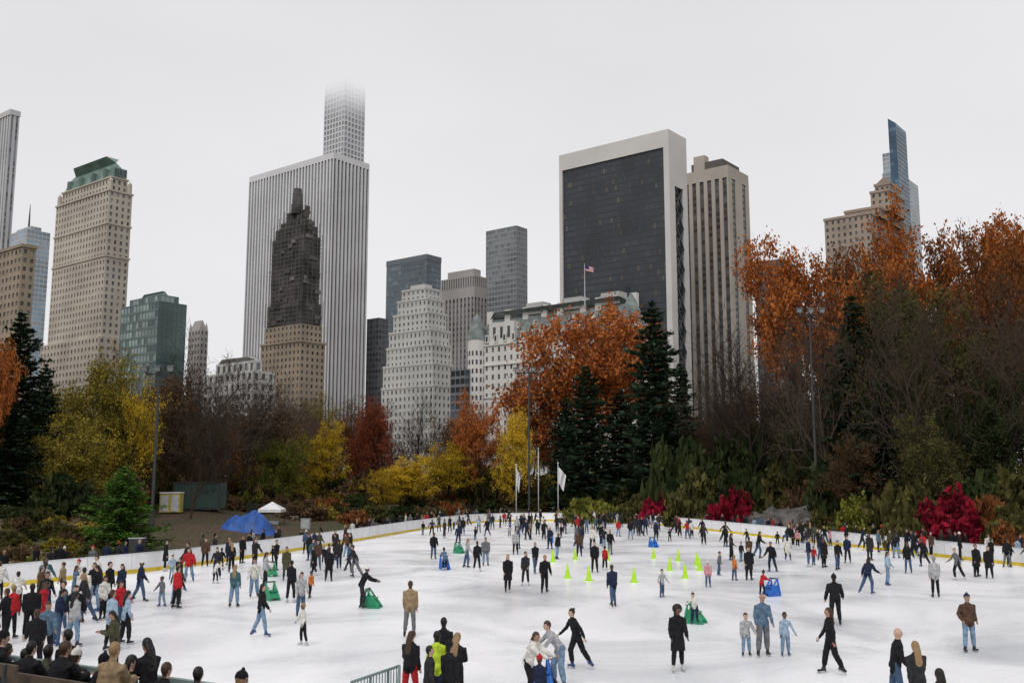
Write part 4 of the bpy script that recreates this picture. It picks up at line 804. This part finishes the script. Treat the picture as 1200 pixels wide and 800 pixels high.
scatter(66,18,33,55,120,ring(.5,2.8),.1,.55,-.03,'bystander',True); scatter(44,-12,20,112,136,ring(.5,2.8),.1,.55,-.03,'bystander',True); scatter(26,-20,-8,62,118,ring(.5,2.6),.1,.6,-.03,'bystander',True); scatter(14,-30,-20,44,60,ring(.5,3),.1,.6,-.03,'bystander',True)
scatter(26,22,34,58,88,lambda x,y:-1.8<rink_sd(x,y)<-.6,.1,.6)

# ------------------------------------------------------------------ spectator terrace lower left
m_wood=mat('bench_wood',(.09,.065,.048),.8,.35,3,bump=.3); m_conc=mat('terrace_concrete',(.17,.165,.16),.9,.2,1); m_gr=mat('rail_green_grey',(.17,.23,.22),.5,.1,2)
A=Vector((-2.9,15.7)); dr=Vector((-6.85,3.9)).normalized(); nr=Vector((-dr.y,dr.x)); 
if nr.y>0: nr=-nr
ang=math.atan2(dr.y,dr.x)
TZ=lambda i:.85+.36*i
mb=MB()
for i in range(5):
    o=.25+.95*i; zt=TZ(i); a=A+dr*0.4+nr*o; ln=22; c=a+dr*ln/2+nr*.475; mb.box((c.x,c.y,zt/2-.05),(ln,.95-.004,zt+.1),0,ang)
mb.obj('spectator_terrace',[m_conc])
rows=[]
for i in range(5):
    o=.25+.95*i+.62; zt=TZ(i); mb=MB(); st=.6+ .35*i; ln=21
    for k in range(3):
        c=A+dr*(st+ln/2)+nr*(o-.14+.14*k); mb.box((c.x,c.y,zt+.44),(ln,.12,.045),0,ang)
    c=A+dr*(st+ln/2)+nr*(o+.22)
    if i>=2: mb.box((c.x,c.y,zt+.78),(ln,.04,.16),0,ang)
    for k in range(12):
        c=A+dr*(st+.2+k*1.87)+nr*o; mb.box((c.x,c.y,zt+.21),(.06,.36,.42),1,ang)
        if i>=2: c=A+dr*(st+.2+k*1.87)+nr*(o+.25); mb.box((c.x,c.y,zt+.43),(.05,.04,.86),1,ang)
    mb.obj('spectator_bench',[m_wood,m_pole])
    rows.append((o,zt+.46,st))
mb=MB(); ln=16
for k in range(10):
    c=A+dr*(k*1.78)+nr*.1; mb.box((c.x,c.y,.9),(.06,.06,1.9),0,ang)
for zz,h_ in((1.84,.08),(.95,.05)):
    c=A+dr*ln/2+nr*.1; mb.box((c.x,c.y,zz),(ln,.10,h_),0,ang)
for k in range(130):
    c=A+dr*(k*.123)+nr*.1; mb.box((c.x,c.y,1.38),(.02,.02,.84),0,ang)
mb.obj('terrace_railing',[m_gr])
mb=MB(); g0=Vector(ground(412,797,1.15)); g1=Vector(ground(468,778,1.15)); g2=Vector(ground(466,815,1.15))
for a,b_ in((g0,g1),(g1,g2)):
    L_=(b_-a).length; n=int(L_/.12)
    for zz in(.12,1.12): mb.tube([(a.x,a.y,zz),(b_.x,b_.y,zz)],[.03,.03],0,6)
    for k in range(n+1): q=a.lerp(b_,k/n); mb.tube([(q.x,q.y,.0 if k%6==0 else .12),(q.x,q.y,1.12)],[.012 if k%6 else .03]*2,0,5)
mb.obj('metal_gate',[m_gr])
def seat(s,row,top,hair='short',coat='jacket',**k):
    o,zs,st=rows[row]; p=A+dr*s+nr*(o-.02)
    ob=person(p.x,p.y,0,'sit',coat,hair,math.degrees(math.atan2(-nr.y,-nr.x))+90+prng.uniform(-30,30),top,prng.choice(('K','J','K','N')),prng.uniform(1.6,1.82),nm='spectator',**k)
    ob.location.z=zs-.41
srng=random.Random(4)
for r,s0,s1,dn in((0,1.0,17,.55),(1,2.6,17,.62),(2,5.6,16,.9)):
    s=s0
    while s<s1:
        seat(s,r,srng.choice(['K','K','K','K2','K','N','O','W','G','BR','T']),srng.choice(['short','long','beanie','short','short']),srng.choice(['jacket','jacket','puffer']),hc=srng.choice((0,0,0,1,1,2))); s+=dn*srng.uniform(.95,2.1)*(1 if r<2 else 1.6)
for s,o_,top,pz in((5.2,.55,'K','stand'),(7.4,.5,'K','walk'),(9.6,.55,'K2','stand'),(12,.5,'N','stand'),(3.2,.5,'K','phone')):
    p=A+dr*s+nr*o_; person(p.x,p.y,TZ(0),pz,'jacket','short' if pz!='phone' else 'long',prng.uniform(100,260),top,'K',1.7,nm='spectator')

# ------------------------------------------------------------------ world, sun, camera
w=bpy.data.worlds.new('World'); sc.world=w; w.use_nodes=True; nt=w.node_tree; N=nt.nodes; L=nt.links
for n in list(N): N.remove(n)
out=N.new('ShaderNodeOutputWorld'); bg=N.new('ShaderNodeBackground'); sky=N.new('ShaderNodeTexSky'); sky.sky_type='NISHITA'; sky.sun_disc=False; sky.sun_elevation=math.radians(48); sky.sun_rotation=math.radians(200); sky.dust_density=4
sm=N.new('ShaderNodeMix'); sm.data_type='RGBA'; sm.blend_type='MULTIPLY'; sm.inputs[0].default_value=1; sm.inputs[7].default_value=(.006,.006,.006,1); L.new(sky.outputs[0],sm.inputs[6])
tc=N.new('ShaderNodeTexCoord'); sx=N.new('ShaderNodeSeparateXYZ'); L.new(tc.outputs['Generated'],sx.inputs[0])
cr=N.new('ShaderNodeValToRGB'); e=cr.color_ramp.elements; e[0].position=0.0; e[0].color=(.84,.83,.84,1); e[1].position=.6; e[1].color=(.735,.725,.745,1); L.new(sx.outputs[2],cr.inputs[0])
no=N.new('ShaderNodeTexNoise'); no.inputs['Scale'].default_value=1.6; no.inputs['Detail'].default_value=4; mp=N.new('ShaderNodeMapping'); mp.inputs['Scale'].default_value=(1,1,2.5); L.new(tc.outputs['Generated'],mp.inputs[0]); L.new(mp.outputs[0],no.inputs[0])
mr=N.new('ShaderNodeMapRange'); mr.inputs[1].default_value=.3; mr.inputs[2].default_value=.7; mr.inputs[3].default_value=.92; mr.inputs[4].default_value=1.03; L.new(no.outputs[0],mr.inputs[0])
m1=N.new('ShaderNodeMix'); m1.data_type='RGBA'; m1.blend_type='MULTIPLY'; m1.inputs[0].default_value=1; L.new(cr.outputs[0],m1.inputs[6]); L.new(mr.outputs[0],m1.inputs[7])
ad=N.new('ShaderNodeMix'); ad.data_type='RGBA'; ad.blend_type='ADD'; ad.inputs[0].default_value=1; L.new(m1.outputs[2],ad.inputs[6]); L.new(sm.outputs[2],ad.inputs[7])
L.new(ad.outputs[2],bg.inputs[0]); bg.inputs[1].default_value=1.0; L.new(bg.outputs[0],out.inputs[0])
sl=bpy.data.lights.new('sun','SUN'); sl.energy=1.35; sl.angle=math.radians(30); sl.color=(1,.975,.94); so=bpy.data.objects.new('sun',sl); so.rotation_euler=(math.radians(38),0,math.radians(-20)); so.location=(0,0,100); sc.collection.objects.link(so)
cam=bpy.data.cameras.new('camera'); cam.lens=35; cam.sensor_width=36; cam.clip_end=8000; cam.clip_start=.1; co=bpy.data.objects.new('camera',cam); co.location=(0,0,H); co.rotation_euler=(math.radians(90)+PIT,0,0); sc.collection.objects.link(co); sc.camera=co
